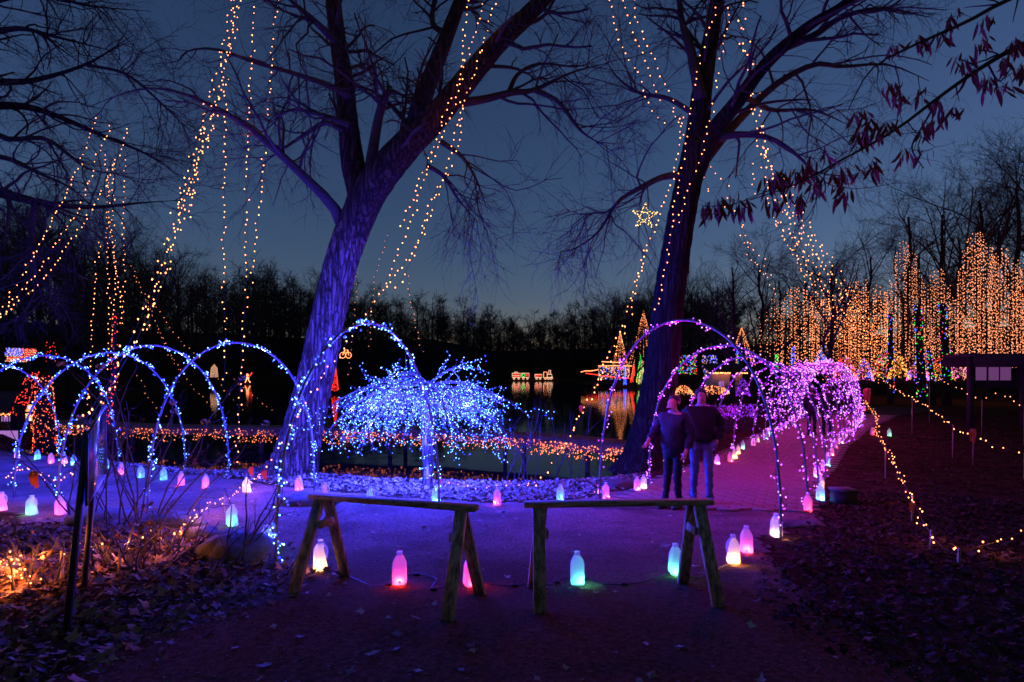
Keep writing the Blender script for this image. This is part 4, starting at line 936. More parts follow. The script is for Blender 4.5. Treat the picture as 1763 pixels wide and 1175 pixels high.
# ------------------------------------------------------------------ star
def star():
    c = px(1110, 372, 13.3); R = .29; root = thing('star_ornament', 'glowing golden five-pointed wire star hanging from a tall tree branch', 'star', tuple(c))
    pts = [c + A([R*math.sin(i*2*math.pi/5+.06), 0, R*math.cos(i*2*math.pi/5+.06)]) for i in range(5)]
    fr = MB(); bl = MB()
    for i in range(5):
        a, b = pts[i], pts[(i+2) % 5]; fr.tubes(A([a, (a+b)/2, b]), np.full(3, .008), 5)
        q = a + (b - a) * np.linspace(0, 1, 15)[:, None]; bulbs(bl, q + rng.normal(0, .009, q.shape), .011, .3)
    part('frame', fr, 'black_metal', root); part('bulbs', bl, 'star_light', root, stuff=True)
    part('hanger', MB().tubes(A([pts[0], pts[0] + A([.01,0,.12]), pts[0] + A([0,0,.25])]), np.full(3, .004), 4), 'cable', root)
star()

# ------------------------------------------------------------------ boardwalk over the inlet with net lights
def boardwalk():
    C = catmull(A([(-19,23,0),(-14,20.9,0),(-8.5,20.0,0),(-3.5,19.2,0),(.5,17.4,0),(2.6,15.6,0),(4.2,14.9,0)]), 160); zt = -.60
    root = thing('boardwalk', 'low timber boardwalk crossing the pond inlet, draped with warm net lights', 'boardwalk', (C[80][0], C[80][1], WATER))
    d = np.gradient(C, axis=0); d /= np.linalg.norm(d, axis=1, keepdims=True); n = np.stack([-d[:,1], d[:,0], 0*d[:,0]], 1)
    n = np.where(n[:, 1:2] < 0, -n, n)       # away from the camera
    deck = MB(); L = arclen(C, .16); 
    for p in L:
        i = np.argmin(np.abs(C - p).sum(1)); deck.beam(p + n[i]*0 + A([0,0,zt-.02]), p + n[i]*1.5 + A([0,0,zt-.02]), .145, .04, d[i])
    part('deck_boards', deck, 'deck', root, stuff=True)
    fas = MB()
    for a, b in ((0, .02), (1.5, .02)):
        Q = C + n*a + A([0,0,zt-.14]); 
        for i in range(0, 150, 10): fas.beam(Q[i], Q[min(i+10, 159)], .04, .2, (0,0,1)) if False else fas.beam(Q[i], Q[min(i+10,159)], .2, .04, (0,0,1.))
    part('fascia', fas, 'deck', root)
    for i in range(4, 156, 24):
        for a in (.1, 1.4): part('post', MB().beam(A([C[i][0], C[i][1], WATER-1]) + n[i]*a, A([C[i][0], C[i][1], zt-.25]) + n[i]*a, .12, .12), 'dark_plank', root)
    nb = 1500; i = rng.integers(0, 159, nb); f = rng.random(nb)[:, None]; B = C[i]*(1-f) + C[np.minimum(i+1,159)]*f - n[i]*(.05+.04*rng.random(nb)[:,None])
    sag = .10 * np.abs(np.sin(i * .22)); B[:, 2] = zt - .03 - rng.random(nb)**1.3 * (.34 + sag)
    net = thing('net_light', 'warm net lights draped along the boardwalk edge', 'net lights', (C[80][0], C[80][1], zt))
    part('bulbs', bulbs(MB(), B, .011, .4), 'warm_net', net, stuff=True)
    w = MB()
    for s_ in (-.06, -.16, -.26, -.36):
        Q = C - n*.06 + A([0,0,zt+s_]); w.tubes(Q, np.full(len(Q), .003), 3)
    part('wire', w, 'cable', net, stuff=True)
boardwalk()

# ------------------------------------------------------------------ notice shelter on the lawn
def shelter():
    d = 22.0; x0 = (1668-CX)*d/F; b = A([x0, d, float(land(x0, d))]); root = thing('notice_shelter', 'dark timber notice shelter with three lilac-lit boards on the lawn', 'shelter', tuple(b))
    zt = CAMZ + .028*d
    part('roof', MB().box((x0+2.2, d+.2, zt), (4.9, 1.5, .10)).box((x0+2.2, d-.56, zt-.22), (4.9, .06, .46)).box((x0+2.2, d+.96, zt-.22), (4.9, .06, .46)), 'dark_roof', root)
    for xx in (.05, 2.05, 4.3): part('post', MB().beam((x0+xx, d, b[2]-.2), (x0+xx, d, zt-.05), .16, .16, bev=.01), 'dark_plank', root)
    part('back_panel', MB().box((x0+2.2, d+.14, zt-.85), (4.2, .05, .75)), 'dark_plank', root)
    for xx, w in ((.52,.42),(1.0,.40),(1.45,.42),(2.6,.5),(3.2,.5)):
        o = part('notice_board', MB().box((x0+xx, d+.09, zt-.70), (w, .03, .5)), 'window_kiosk', root)
        part('frame', MB().box((x0+xx, d+.085, zt-.97), (w+.05,.05,.04)).box((x0+xx-w/2-.02, d+.085, zt-.70), (.035,.05,.5)).box((x0+xx+w/2+.02, d+.085, zt-.70), (.035,.05,.5)), 'dark_plank', o)
shelter()

# ------------------------------------------------------------------ sign beside the bed
def sign():
    n0 = A([-2.82, 3.66]); f0 = A([-3.27, 4.42]); z0 = float(land(*n0)); z1 = float(land(*f0))
    root = thing('reader_sign', 'glossy interpretive sign seen edge-on, on two black posts in the leaf bed', 'sign', (n0[0], n0[1], z0))
    nt_ = A([-2.672, 3.66, 1.02]); ft = A([-3.13, 4.42, 1.15])
    part('post', MB().beam((n0[0], n0[1], z0-.1), nt_, .035, .035, bev=.004), 'black_metal', root)
    part('post', MB().beam((f0[0], f0[1], z1-.1), ft - A([0,0,.02]), .032, .032, bev=.004), 'black_metal', root)
    a = A([-2.645, 3.60, .56]); b = A([-3.12, 4.44, .60]); c = A([-3.115, 4.44, 1.13]); dd = A([-2.64, 3.60, 1.0])
    nn = np.cross(b-a, dd-a); nn /= np.linalg.norm(nn); nn = nn if nn[0] > 0 else -nn
    v = [a, b, c, dd]; v2 = [p + nn*.012 for p in v]; m = MB().add(v + v2, [(4,5,6,7),(3,2,1,0),(0,1,5,4),(1,2,6,5),(2,3,7,6),(3,0,4,7)])
    pn = part('panel', m, 'panel', root)
    fr = MB()
    for p, q in ((a,b),(b,c),(c,dd),(dd,a)): fr.beam(p + nn*.006, q + nn*.006, .016, .012, nn)
    part('frame', fr, 'sign_frame', pn)
sign()

# ------------------------------------------------------------------ shrubs, saplings, boulders
def shrub(x, y, label, n, h, spread, leaves=30, lean=(0,0,0), heads=0, g=None, sc_=1.0):
    b = gpix(x, y); root = thing('bare_shrub', label, 'shrub', tuple(b), g)
    S = np.repeat(b[None], n, 0) + np.c_[rng.normal(0, .18*sc_, n), rng.normal(0, .15*sc_, n), np.full(n, -.03)]
    az = rng.uniform(0, 6.28, n); D = np.c_[np.cos(az)*spread, np.sin(az)*spread, np.ones(n)] + A(lean)
    k1 = branch(S, D, rng.uniform(.55, 1, n)*h, np.full(n, .011*sc_**.5), 10, .12, (0,0,.1)); m = MB().tubes(*k1, 5)
    k2 = kids(*k1, 4, (.25, 1), (h*.15, h*.4), (25, 60), .55, 7, .16, (0,0,.2), .0025, .006); m.tubes(*k2, 4)
    k3 = kids(*k2, 2, (.2, 1), (h*.06, h*.18), (25, 60), .6, 4, .16, (0,0,.1), .002, .004); m.tubes(*k3, 3)
    part('stems', m, 'twig', root, stuff=True)
    if leaves:
        lf = MB(); tips = np.concatenate([k2[0][:, -1], k1[0][:, 6]]); sel = tips[rng.integers(0, len(tips), leaves)]
        for p in sel:
            s = random.uniform(.03, .06); az = random.uniform(0, 6.28); u = A([math.cos(az), math.sin(az), random.uniform(-1, .2)]); u /= np.linalg.norm(u); w = np.cross(u, A([0,0,1.])); w /= np.linalg.norm(w)
            lf.add([p, p+u*s*.5+w*s*.35, p+u*s*1.1-A([0,0,s*.3]), p+u*s*.5-w*s*.35-A([0,0,s*.15])], None, [(0,1,2),(0,2,3)])
        part('foliage', lf, 'dead_leaf', root, stuff=True)
    if heads:
        tips = k1[0][:, -1]
        for p in tips[:heads]:
            hm = MB()
            for j in range(16):
                u = rng.normal(0, 1, 3); u /= np.linalg.norm(u); w = np.cross(u, A([.3,.5,1.])); w /= np.linalg.norm(w); s = .018; c = p + u*.045*A([1,1,.6])
                hm.add([c - w*s, c + np.cross(u,w)*s, c + w*s, c - np.cross(u,w)*s + u*.01], None, [(0,1,2),(0,2,3)])
            part('flower_head', hm, 'dry_flower', root)
shrub(245, 905, 'tall bare shrub with dry flower heads rising from the leaf bed', 13, 2.3, .42, 40, (.18,0,0), 9)
shrub(170, 900, 'bare shrub with scattered dry leaves close behind the sign', 8, 1.7, .4, 30, (-.15,0,0))
shrub(395, 985, 'arching bare stems leaning over the boulder in the leaf bed', 7, .95, .5, 8, (.35,.2,0))
shrub(300, 960, 'tangle of thin dry twigs among the bulbs of the leaf bed', 16, .7, .6, 40)
shrub(200, 985, 'dry brown stalks beside the sign posts in the leaf bed', 14, .6, .6, 30)
shrub(60, 1010, 'low dry stems around the bunched warm bulbs in the bed', 14, .5, .5, 30)
shrub(905, 832, 'thin saplings on the pond bank beside the blue tree', 7, 2.0, .22, 0, (.05,0,0))
shrub(985, 818, 'wiry saplings on the bank near the slanting bulb string', 6, 1.8, .3, 4)
def boulder(x, y, sx, sy, sz, label, at=None):
    p = gpix(x, y) if at is None else A(at); r = np.random.default_rng(int(x)); m = MB(); n, k = 26, 14
    th = np.linspace(0, 2*math.pi, n, endpoint=False); ph = np.linspace(-.5*math.pi, .5*math.pi, k)
    T, Ph = np.meshgrid(th, ph); a, b_, c = r.uniform(0, 6, 3)
    rr = 1 + .12*np.sin(2*T+a)*np.cos(Ph) + .10*np.sin(3*T+b_+2*Ph)*np.cos(Ph) + .07*np.sin(5*T+c-3*Ph)*np.cos(Ph) + r.normal(0, .035, T.shape)*np.cos(Ph)
    cp = np.sign(np.cos(Ph))*np.abs(np.cos(Ph))**.7
    v = np.stack([rr*cp*np.cos(T)*sx, rr*cp*np.sin(T)*sy, rr*np.sin(Ph)*sz + sz*.35], -1).reshape(-1, 3)
    I, J = np.meshgrid(np.arange(k-1), np.arange(n), indexing='ij'); J2 = (J+1) % n
    m.add(v + A([p[0], p[1], float(land(p[0], p[1]))]), np.stack([I*n+J, I*n+J2, (I+1)*n+J2, (I+1)*n+J], -1).reshape(-1, 4))
    solo('boulder', m, 'rock', label, 'boulder', group='boulders edging the leaf bed', smooth=True, origin=(p[0], p[1], float(land(p[0], p[1]))))
boulder(410, 965, .34, .28, .19, 'rounded boulder next to the aqua jug and blue arch foot')
boulder(300, 905, .42, .24, .10, 'long flat boulder edging the leaf bed beneath the tall shrub')
boulder(170, 900, .45, .3, .12, 'low boulder edging the leaf bed behind the sign posts')
boulder(345, 930, .22, .18, .10, 'small boulder between the flat boulder and the rounded one')
boulder(530, 868, .5, .28, .11, 'flat boulder at the bank edge under the leaning tree')
boulder(1065, 838, .35, .25, .10, 'low boulder on the bank beside the touching jug pair')
boulder(1378, 905, .30, .2, .04, 'flat purple-lit stepping stone by the crimson jug')
bx = gpix(1452, 868); ub = thing('ground_box', 'low dark utility box with pale lid standing on the lawn', 'box', tuple(bx))
part('body', MB().box((bx[0], bx[1], bx[2]+.10), (.28,.25,.22)), 'dark_plank', ub); part('lid', MB().box((bx[0], bx[1], bx[2]+.225), (.32,.29,.03)), 'rock', ub)

# ------------------------------------------------------------------ purple net hedge by the tunnel
def net_hedge():
    a = gpix(1215, 748); b = gpix(1300, 742); root = thing('lit_hedge', 'low clipped hedge under purple net lights behind the couple', 'hedge', tuple((a+b)/2))
    m = MB(); n = 900; t = rng.random(n); c = a + (b-a)*t[:,None] + np.c_[rng.normal(0,.25,n), rng.normal(0,.3,n), rng.uniform(.05,.85,n)]
    P, R = branch(c, rng.normal(0,1,(n,3)) + A([0,0,.8]), np.full(n,.35), np.full(n,.008), 4, .2, (0,0,0)); m.tubes(P, R, 3); part('branches', m, 'twig', root, stuff=True)
    n = 420; t = rng.random(n); B = a + (b-a)*t[:,None] + np.c_[rng.normal(0,.2,n), rng.uniform(-.5,.4,n), rng.uniform(.55,.98,n)]
    part('bulbs', bulbs(MB(), B, .014, .3), 'purple_net', root, stuff=True)
    for q_ in B[::140]: lamp(root, q_ + A([0, 0, .1]), LPURPLE, 12)
net_hedge()

# ------------------------------------------------------------------ curtains of hanging lights in the park trees
def curtain(label, x0, x1, tops, bot, d, cols, step, r, mat, skip=.25, group='curtains of warm lights hung in the park trees', depth=4):
    cols = int(cols * 1.5); cpx = np.linspace(x0, x1, cols) + rng.normal(0, (x1-x0)/cols*.35, cols); pts = []; w = MB()
    for c in cpx:
        dd = d + rng.uniform(-depth/2, depth/2); top = np.interp(c, [t[0] for t in tops], [t[1] for t in tops]) + abs(rng.normal(0, 14)); bb = bot + rng.normal(0, 9)
        if bb - top < 15: continue
        a = px(c, top, dd); b = px(c + rng.normal(0, 2), bb, dd); L = a[2]-b[2]; n = max(2, int(L/step)); u = (np.arange(n)+rng.random(n)*.7)/n
        if rng.random() < skip: u = u[u > rng.random()*.6]
        pts.append(a + (b-a)*u[:,None] + rng.normal(0, .018, (len(u),3))); w.tubes(A([a, (a+b)/2, b]), np.full(3,.006), 3)
    pts = np.concatenate(pts); g = px((x0+x1)/2, 690, d)
    root = thing('light_curtain', label, 'light curtain', tuple(g), group)
    part('bulbs', bulbs(MB(), pts, r, .35), mat, root, stuff=True); part('wire', w, 'cable', root, stuff=True)
curtain('sparse warm light strands beside the forked bare tree', 1300, 1345, [(1300,510),(1345,500)], 625, 40, 6, .26, .024, 'warm_far', .7)
curtain('warm light curtain hanging left unbroken behind the forked bare tree', 1342, 1400, [(1342,505),(1370,482),(1400,500)], 635, 42, 18, .24, .027, 'warm_far')
curtain('dense golden light curtain just beyond the forked bare tree', 1395, 1470, [(1395,505),(1430,500),(1470,480)], 645, 42, 26, .22, .028, 'warm_far')
curtain('golden light curtain between forked tree and the pointed curtain', 1462, 1530, [(1462,480),(1495,480),(1530,500)], 648, 44, 26, .22, .029, 'warm_far')
curtain('pointed light curtain rising to a peak above the wrapped trunks', 1522, 1605, [(1522,520),(1545,420),(1560,405),(1580,440),(1605,540)], 650, 44, 30, .23, .029, 'pinkwarm_far')
curtain('thin light curtain over the thickest wrapped trunk', 1598, 1660, [(1598,470),(1620,455),(1640,500),(1660,540)], 650, 40, 20, .23, .027, 'pinkwarm_far')
curtain('tallest pale light curtain, behind the notice shelter roof', 1648, 1715, [(1648,470),(1665,400),(1690,395),(1715,430)], 640, 36, 26, .21, .026, 'pinkwarm_far')
curtain('broad pale light curtain above the notice shelter', 1705, 1763, [(1705,430),(1735,425),(1763,470)], 640, 36, 20, .21, .026, 'pinkwarm_far')
curtain('pale light curtain past the end of the notice shelter', 1748, 1810, [(1748,440),(1810,430)], 640, 35, 16, .21, .026, 'pinkwarm_far')

def wrapped(label, x, y0, y1, d, w, nb, mats, lean=0, name='wrapped_trunk', base=None):
    """a trunk or pole wound with bulbs from pixel row y0 down to y1"""
    a = px(x, y1, d); b = px(x + lean, y0, d); root = thing(name, label, 'lit trunk', tuple(a), 'trunks and poles wound with coloured lights')
    a2 = a.copy(); a2[2] = min(a2[2], float(gfull(A([a[0]]), A([a[1]]))[0]) - .1)
    part('trunk', MB().tubes(A([a2, a, (a+b)/2, b]), A([w, w, w*.85, w*.6]), 8), 'bark_dark', root)
    for k, mt in enumerate(mats):
        n = nb // len(mats); t = rng.random(n); an = rng.uniform(0, 6.28, n); rr = (w*(1-.35*t) + .02)[:, None]
        part('bulbs', bulbs(MB(), a + (b-a)*t[:,None] + np.c_[np.cos(an), np.sin(an), 0*an]*rr, .0012*d*.55, .3), mt, root, stuff=True)
RGB = ['red_far','green_far','sblue_far','white_far']
wrapped('slim trunk wound with red, green and blue lights under the pointed curtain', 1533, 540, 676, 36, .2, 150, RGB)
wrapped('tall trunk wound with red and green lights reaching down to the dark lawn', 1588, 525, 684, 33, .24, 220, RGB, -8)
wrapped('trunk wound with blue and green lights beside the notice shelter', 1630, 522, 655, 34, .26, 200, RGB, -8)
wrapped('thin trunk wound with multicoloured lights between two thicker ones', 1606, 600, 658, 35, .16, 90, RGB, -8)
wrapped('short pole wound with green lights above the purple tunnel', 1337, 607, 634, 45, .1, 60, ['green_far'])
wrapped('short pole wound with blue lights above the purple tunnel', 1365, 597, 636, 45, .1, 90, ['sblue_far'])
# red wrapped trunks on the sign side
wrapped('red-lit trunk at the boardwalk end behind the sign', 78, 648, 772, 21, .34, 420, ['red_near','warm_far'], -2)
wrapped('leaning red-lit trunk beside the lit cabin roof', 30, 640, 715, 23, .22, 150, ['red_near'], 28)
wrapped('thin red-lit stem beneath the hanging strings at the inlet', 196, 540, 662, 17, .07, 60, ['red_near'], 2)
wrapped('lower red-lit stem near the sign top', 186, 662, 735, 16.8, .06, 40, ['red_near'], 8)
wrapped('faint red-lit sapling beside the flag of lights', 90, 590, 625, 27, .2, 26, ['red_far'], -4)

def lit_bush(label, x0, x1, y0, y1, d, nb, mats, r):
    a = px((x0+x1)/2, y1, d); root = thing('lit_shrub', label, 'lit shrub', tuple(a), 'shrubs covered in coloured lights')
    cx_ = (x0+x1)/2; n = 260; c = A([px(cx_ + rng.normal(0,(x1-x0)*.2), rng.uniform(y0+3, y1+6), d + rng.normal(0,.5)) for _ in range(n)])
    P, R = branch(c, rng.normal(0,1,(n,3))+A([0,0,.6]), np.full(n,.6), np.full(n,.012), 4, .2, (0,0,0)); part('branches', MB().tubes(P, R, 3), 'twig', root, stuff=True)
    for mt in mats:
        m = nb//len(mats); u = rng.uniform(-1,1,m); yv = y0 + (y1-y0)*(1-(1-u*u)*rng.random(m)**.7)
        part('bulbs', bulbs(MB(), A([px(cx_+(x1-x0)/2*a_, b_, d+rng.normal(0,.5)) for a_, b_ in zip(u, yv)]), r, .35), mt, root, stuff=True)
lit_bush('blue-lit cone shrub above the end of the purple tunnel', 1402, 1436, 596, 630, 42, 170, ['sblue_far','sblue_far','white_far'], .035)
for i, (x0, x1, y0, y1, mats, w) in enumerate([(1432,1478,612,655,['red_far','multi_pink_far','warm_far'],'red and pink lit shrub behind the tunnel end'),(1470,1505,618,656,['multi_pink_far','sblue_far','warm_far'],'pink and blue lit shrub behind the tunnel end'),
     (1500,1540,608,652,['red_far','green_far','multi_pink_far'],'red and green lit shrub at the slim wrapped trunk'),(1528,1565,606,652,['yellow_far','warm_far'],'yellow-orange lit shrub glowing below the pointed curtain'),(1560,1600,620,655,['sblue_far','multi_pink_far','warm_far'],'blue and pink lit shrub by the tall wrapped trunk'),
     (1598,1645,612,655,['warm_far','red_far','yellow_far'],'orange-red lit shrub between wrapped trunks'),(1632,1668,615,652,['multi_pink_far','white_far'],'pink and white lit shrub beside the notice shelter')]):
    lit_bush(w, x0, x1, y0, y1, 36 + i % 3, 260, mats, .027)

# ------------------------------------------------------------------ far displays round the pond
def tube_fig(name, label, cat, d, polys, r, mats, base, group=None, y=None):
    root = thing(name, label, cat, tuple(px(base[0], base[1], d)), group)
    for nm, mat, lines in polys:
        m = MB()
        for L in lines:
            P = A([px(a, b, d) for a, b in L]); m.tubes(P, np.full(len(P), r), 5)
        part(nm, m, mat, root)
    fr = MB(); b0 = px(base[0], base[1], d); gzv = float(gfull(A([b0[0]]), A([b0[1]]))[0])
    return root
def circ(x, y, r, n=12): return [(x + r*math.cos(i*2*math.pi/n), y + r*math.sin(i*2*math.pi/n)) for i in range(n+1)]
TD = 172
G4 = 'train of light outlines on the far shore'
def box(x0, y0, x1, y1): return [(x0,y0),(x1,y0),(x1,y1),(x0,y1),(x0,y0)]
tube_fig('light_train_car', 'red-outlined caboose of lights at the tail of the far-shore train', 'light display', TD, [('body','white_far',[box(882,643,896,650), [(882,647),(896,647)]]),('body_fill','red_far',[[(884,645),(894,645)],[(884,649),(894,649)]]),('cupola','white_far',[box(886,641,891,643)]),('wheel','white_far',[circ(885,652,1.5,8)]),('wheel','white_far',[circ(893,652,1.5,8)])], .06, None, (889,653), G4)
tube_fig('light_train_car', 'wagon of lights with a green wreath in the far-shore train', 'light display', TD, [('body','white_far',[box(898,643,911,650)]),('wreath','green_far',[circ(901.5,646.5,2.3)]),('load','red_far',[[(905,645),(910,647)],[(905,648),(910,645)]]),('wheel','white_far',[circ(901,652,1.5,8)]),('wheel','white_far',[circ(908,652,1.5,8)])], .06, None, (905,653), G4)
tube_fig('light_train_car', 'red-topped tender of lights behind the far-shore locomotive', 'light display', TD, [('body','white_far',[box(921,645,933,650)]),('load','red_far',[[(922,646.5),(932,646.5)],[(922,648),(928,648)]]),('wheel','white_far',[circ(924,652,1.5,8)]),('wheel','white_far',[circ(930,652,1.5,8)])], .06, None, (927,653), G4)
tube_fig('light_locomotive', 'small locomotive of warm light outlines leading the far-shore train', 'light display', TD, [('cab','warm_far',[box(936,641,942,651)]),('boiler','white_far',[box(942,645,950,650)]),('smokestack','white_far',[box(945,638,948,645)]),('cowcatcher','white_far',[[(950,648),(952,652),(950,652)]]),('wheel','white_far',[circ(939,652,1.6,8)]),('wheel','white_far',[circ(944,652,1.6,8)]),('wheel','white_far',[circ(948.5,652,1.6,8)])], .06, None, (944,653), G4)
tube_fig('light_figure', 'small warm figure of lights with raised arm across the inlet', 'light display', 127, [('head','warm_far',[circ(426,646,1.6,8)]),('body','warm_far',[[(426,648),(424,655),(422,659)],[(426,648),(428,655),(431,659)],[(424,651),(429,651)]]),('arm','red_far',[[(427,649),(431,646),(434,642)]])], .09, None, (426,660))
tube_fig('light_figure', 'pale fan of light strands hanging across the inlet', 'light display', 110, [('strand','white_far',[[(364+i*1.6, 627+abs(i-3)*2),(362+i*2.2,650)] for i in range(7)])], .022, None, (368,655))
tube_fig('light_figure', 'small bicycle of warm light outlines beyond the leaning trunk', 'light display', 70, [('wheel','warm_far',[circ(590,612,5,14)]),('wheel','warm_far',[circ(600,612,5,14)]),('frame','warm_far',[[(590,612),(593,603),(599,603),(600,612)],[(593,603),(595,611),(599,603)]])], .03, None, (595,618))
def cone(label, x, y0, y1, hw, d, mat, nb, r, strands=9, spiral=True, lines=False):
    """cone of light strands on a pole, standing on the ground (or a float) at pixel row y1"""
    a = px(x, y1, d); t = px(x, y0, d); root = thing('light_cone', label, 'light display', tuple(a), 'cones of lights round the pond')
    part('pole', MB().tubes(A([a - A([0,0,.4]), (a+t)/2, t]), np.full(3,.05), 5), 'black_metal', root)
    w = hw*d/F; B = []; W = MB()
    for i in range(strands):
        an = i/strands*2*math.pi + .3; f = a + A([math.cos(an)*w, math.sin(an)*w, .15]); n = nb//strands
        B.append(t + (f-t)*((np.arange(n)+rng.random(n))/n)[:,None]); W.tubes(A([t,(t+f)/2,f]), np.full(3,.008), 3)
    part('bulbs', bulbs(MB(), np.concatenate(B), r, .35), mat, root, stuff=True); part('wire', W, 'cable', root, stuff=True)
cone('tall pink-red cone of lights mirrored in the water behind the leaning trunk', 577, 622, 676, 6, 72, 'red_far', 200, .045, 14)
cone('wide cone of warm strands on a tall pole at the pond end', 1108, 535, 655, 32, 100, 'warm_far', 330, .05)
cone('warm cone of strands beside the icicle-lit pavilion', 1068, 570, 645, 16, 108, 'warm_far', 200, .05)
cone('slim warm cone of strands above the pink-walled cabin', 1277, 563, 632, 22, 62, 'warm_far', 220, .034, 7)
cone('white and green cone of lights at the water edge by the tall tree', 1103, 612, 664, 9, 100, 'green_far', 240, .055, 10)
cone('pale cone of lights inside the green one at the water edge', 1105, 618, 662, 6, 99, 'white_far', 160, .05, 8)
cone('red cone of lights at the water edge by the pavilion', 1091, 628, 660, 6, 103, 'red_far', 160, .06, 10)
cone('thin blue column of lights at the water edge', 1076, 632, 664, 2.5, 104, 'sblue_far', 120, .06, 6)
def icicles(label, x0, x1, y0, y1, d, mats, nb, r):
    root = thing('icicle_light', label, 'icicle lights', tuple(px((x0+x1)/2, y1, d)), 'icicle lights round the pond')
    W = MB().tubes(A([px(x0,y0,d), px((x0+x1)/2,y0+.6,d), px(x1,y0,d)]), np.full(3,.012), 4); part('wire', W, 'cable', root)
    for k, mt in enumerate(mats):
        n = nb//len(mats); c = rng.integers(0, 9, n)*len(mats)+k; xx = x0 + (x1-x0)*(c+.5)/(9*len(mats)); part('bulbs', bulbs(MB(), A([px(a, y0 + (y1-y0)*rng.random()**1.3, d) for a in xx]), r, .3), mt, root, stuff=True)
icicles('white and blue icicle lights along the pavilion eave over the water', 1030, 1084, 632, 654, 112, ['white_far','sblue_far','white_far','warm_far'], 260, .06)
icicles('green, blue and red icicle lights hung behind the tall tree trunk', 1163, 1200, 612, 645, 60, ['green_far','sblue_far','red_far'], 260, .032)
icicles('blue and white icicle lights at the cabin gable', 1208, 1235, 612, 645, 60, ['sblue_far','white_far'], 160, .032)
icicles('blue and green icicle lights over the cabin roof end', 1260, 1272, 600, 636, 60, ['sblue_far','green_far'], 70, .032)
def pavilion():
    d = 113; root = thing('pavilion', 'low lakeside pavilion outlined in warm lights at the pond end', 'pavilion', tuple(px(1056, 662, d)))
    a = px(1030, 631, d); b = px(1088, 631, d); g = float(gfull(A([a[0]]), A([d]))[0])
    part('roof', MB().add([a + A([0,-2,0]), b + A([0,-2,0]), b + A([0,5,0]), a + A([0,5,0]), a + A([1.5,1.5,1.3]), b + A([-1.5,1.5,1.3])], [(0,1,5,4),(2,3,4,5),(3,2,1,0)], [(1,2,5),(3,0,4)]), 'dark_roof', root)
    for t in (.04, .35, .65, .96):
        p = a + (b-a)*t; part('post', MB().beam((p[0], d, WATER-.6), (p[0], d, p[2]), .2, .2), 'dark_plank', root)
    rl = MB()
    for L in ([(1000,641),(1008,639),(1018,639),(1030,637)], [(1030,630.5),(1060,630),(1088,630.5)], [(1036,623),(1060,624.5),(1078,623)]):
        rl.tubes(A([px(x_, y_, d-2.2) for x_, y_ in L]), np.full(len(L), .07), 5)
    part('rope_light', rl, 'warm_far', root)
    part('rope_light', MB().tubes(A([px(1008,643,d-2), px(1030,646,d-2), px(1060,650,d-2), px(1082,652,d-2)]), np.full(4,.07), 5), 'red_far', root)
    part('floor', MB().box(((a+b)[0]/2-1, d+1.0, WATER+.35), (10.5, 6, .25)), 'dark_plank', root)
pavilion()
def cabin(label, x0, x1, ye, yb, d, wall, peak, windows, g=None):
    a = px(x0, yb, d); b = px(x1, yb, d); ze = px(0, ye, d)[2]; zp = px(0, peak, d)[2]; w = b[0]-a[0]; dp = w*.8
    zb = min(float(gfull(A([a[0]]), A([d]))[0]), a[2]) - .1
    root = thing('cabin', label, 'cabin', (a[0], d, zb))
    part('wall', MB().box(((a+b)[0]/2, d+dp/2, (zb+ze)/2), (w, dp, ze-zb)), wall, root)
    o = .35; xa, xb = a[0]-o, b[0]+o; xm = (xa+xb)/2; th = .12
    v = [(xa,d-o,ze),(xb,d-o,ze),(xb,d+dp/2,zp),(xa,d+dp/2,zp),(xb,d+dp+o,ze),(xa,d+dp+o,ze)]; v2 = [(p,q,r_+th) for p,q,r_ in v]
    part('roof', MB().add(v+v2, [(6,7,8,9),(9,8,10,11),(3,2,1,0),(5,4,2,3),(0,1,7,6),(4,5,11,10)]), 'dark_roof', root)
    for (wx0, wx1, wy0, wy1, mt) in windows:
        p = px(wx0, wy0, d-.03); q = px(wx1, wy1, d-.03); wn_ = part('window', MB().box((p+q)/2, (abs(q-p)[0], .04, abs(q-p)[2])), mt, root)
        part('frame', MB().box((p+q)/2 + A([0,-.03,0]), (.03,.03,abs(q-p)[2])).box((p+q)/2 + A([0,-.03,-abs(q-p)[2]/2]), (abs(q-p)[0]+.08,.05,.05)), 'dark_plank', wn_)
    n = 70; e = A([(xa + (xb-xa)*t, d-o-.03, ze-.03) for t in np.linspace(0,1,n)]); part('added_eave_bulbs', bulbs(MB(), e + rng.normal(0,.03,e.shape), .0006*d, .3), 'warm', root, stuff=True)  # eave string added to light the wall
    for q_ in e[5::15]: lamp(root, q_ - A([0, .1, .05]), (1, .35, .12), .02 * d)
cabin('pale pink-walled cabin with added eave bulbs beyond the tall tree', 1226, 1278, 642, 690, 58, 'pink_wall', 628, [(1238,1246,657,668,'window_lilac')])
cabin('small cabin with glowing amber windows beyond the boardwalk end', -25, 56, 712, 768, 25, 'dark_plank', 680, [(3,10,717,727,'window_lilac'),(12,20,717,727,'window_lilac'),(32,41,716,727,'window_warm'),(45,55,715,726,'window_warm')])
# amber lit roof banner and lilac screen by the cabin
gs = px(43, 709, 24); root = thing('amber_light_display', 'amber glowing panel of lights above the cabin windows', 'light display', tuple(gs))
part('panel', MB().box(px(43,703,24), (.62,.06,.28)), 'window_warm', root); part('frame', MB().box(px(43,710.5,24)+A([0,-.01,0]), (.7,.09,.05)).box(px(43,691,24), (.7,.06,.04)), 'dark_plank', root)
gs = px(14, 762, 22); root = thing('lit_screen', 'lilac glowing screen with dark branches before the cabin', 'light display', tuple(gs))
part('screen', MB().box(px(13,753,22), (.75,.05,.52)), 'window_lilac', root); part('frame', MB().box(px(13,740.5,22)+A([0,-.02,0]), (.82,.07,.05)).box(px(13,765.5,22)+A([0,-.02,0]), (.82,.07,.05)), 'dark_plank', root)
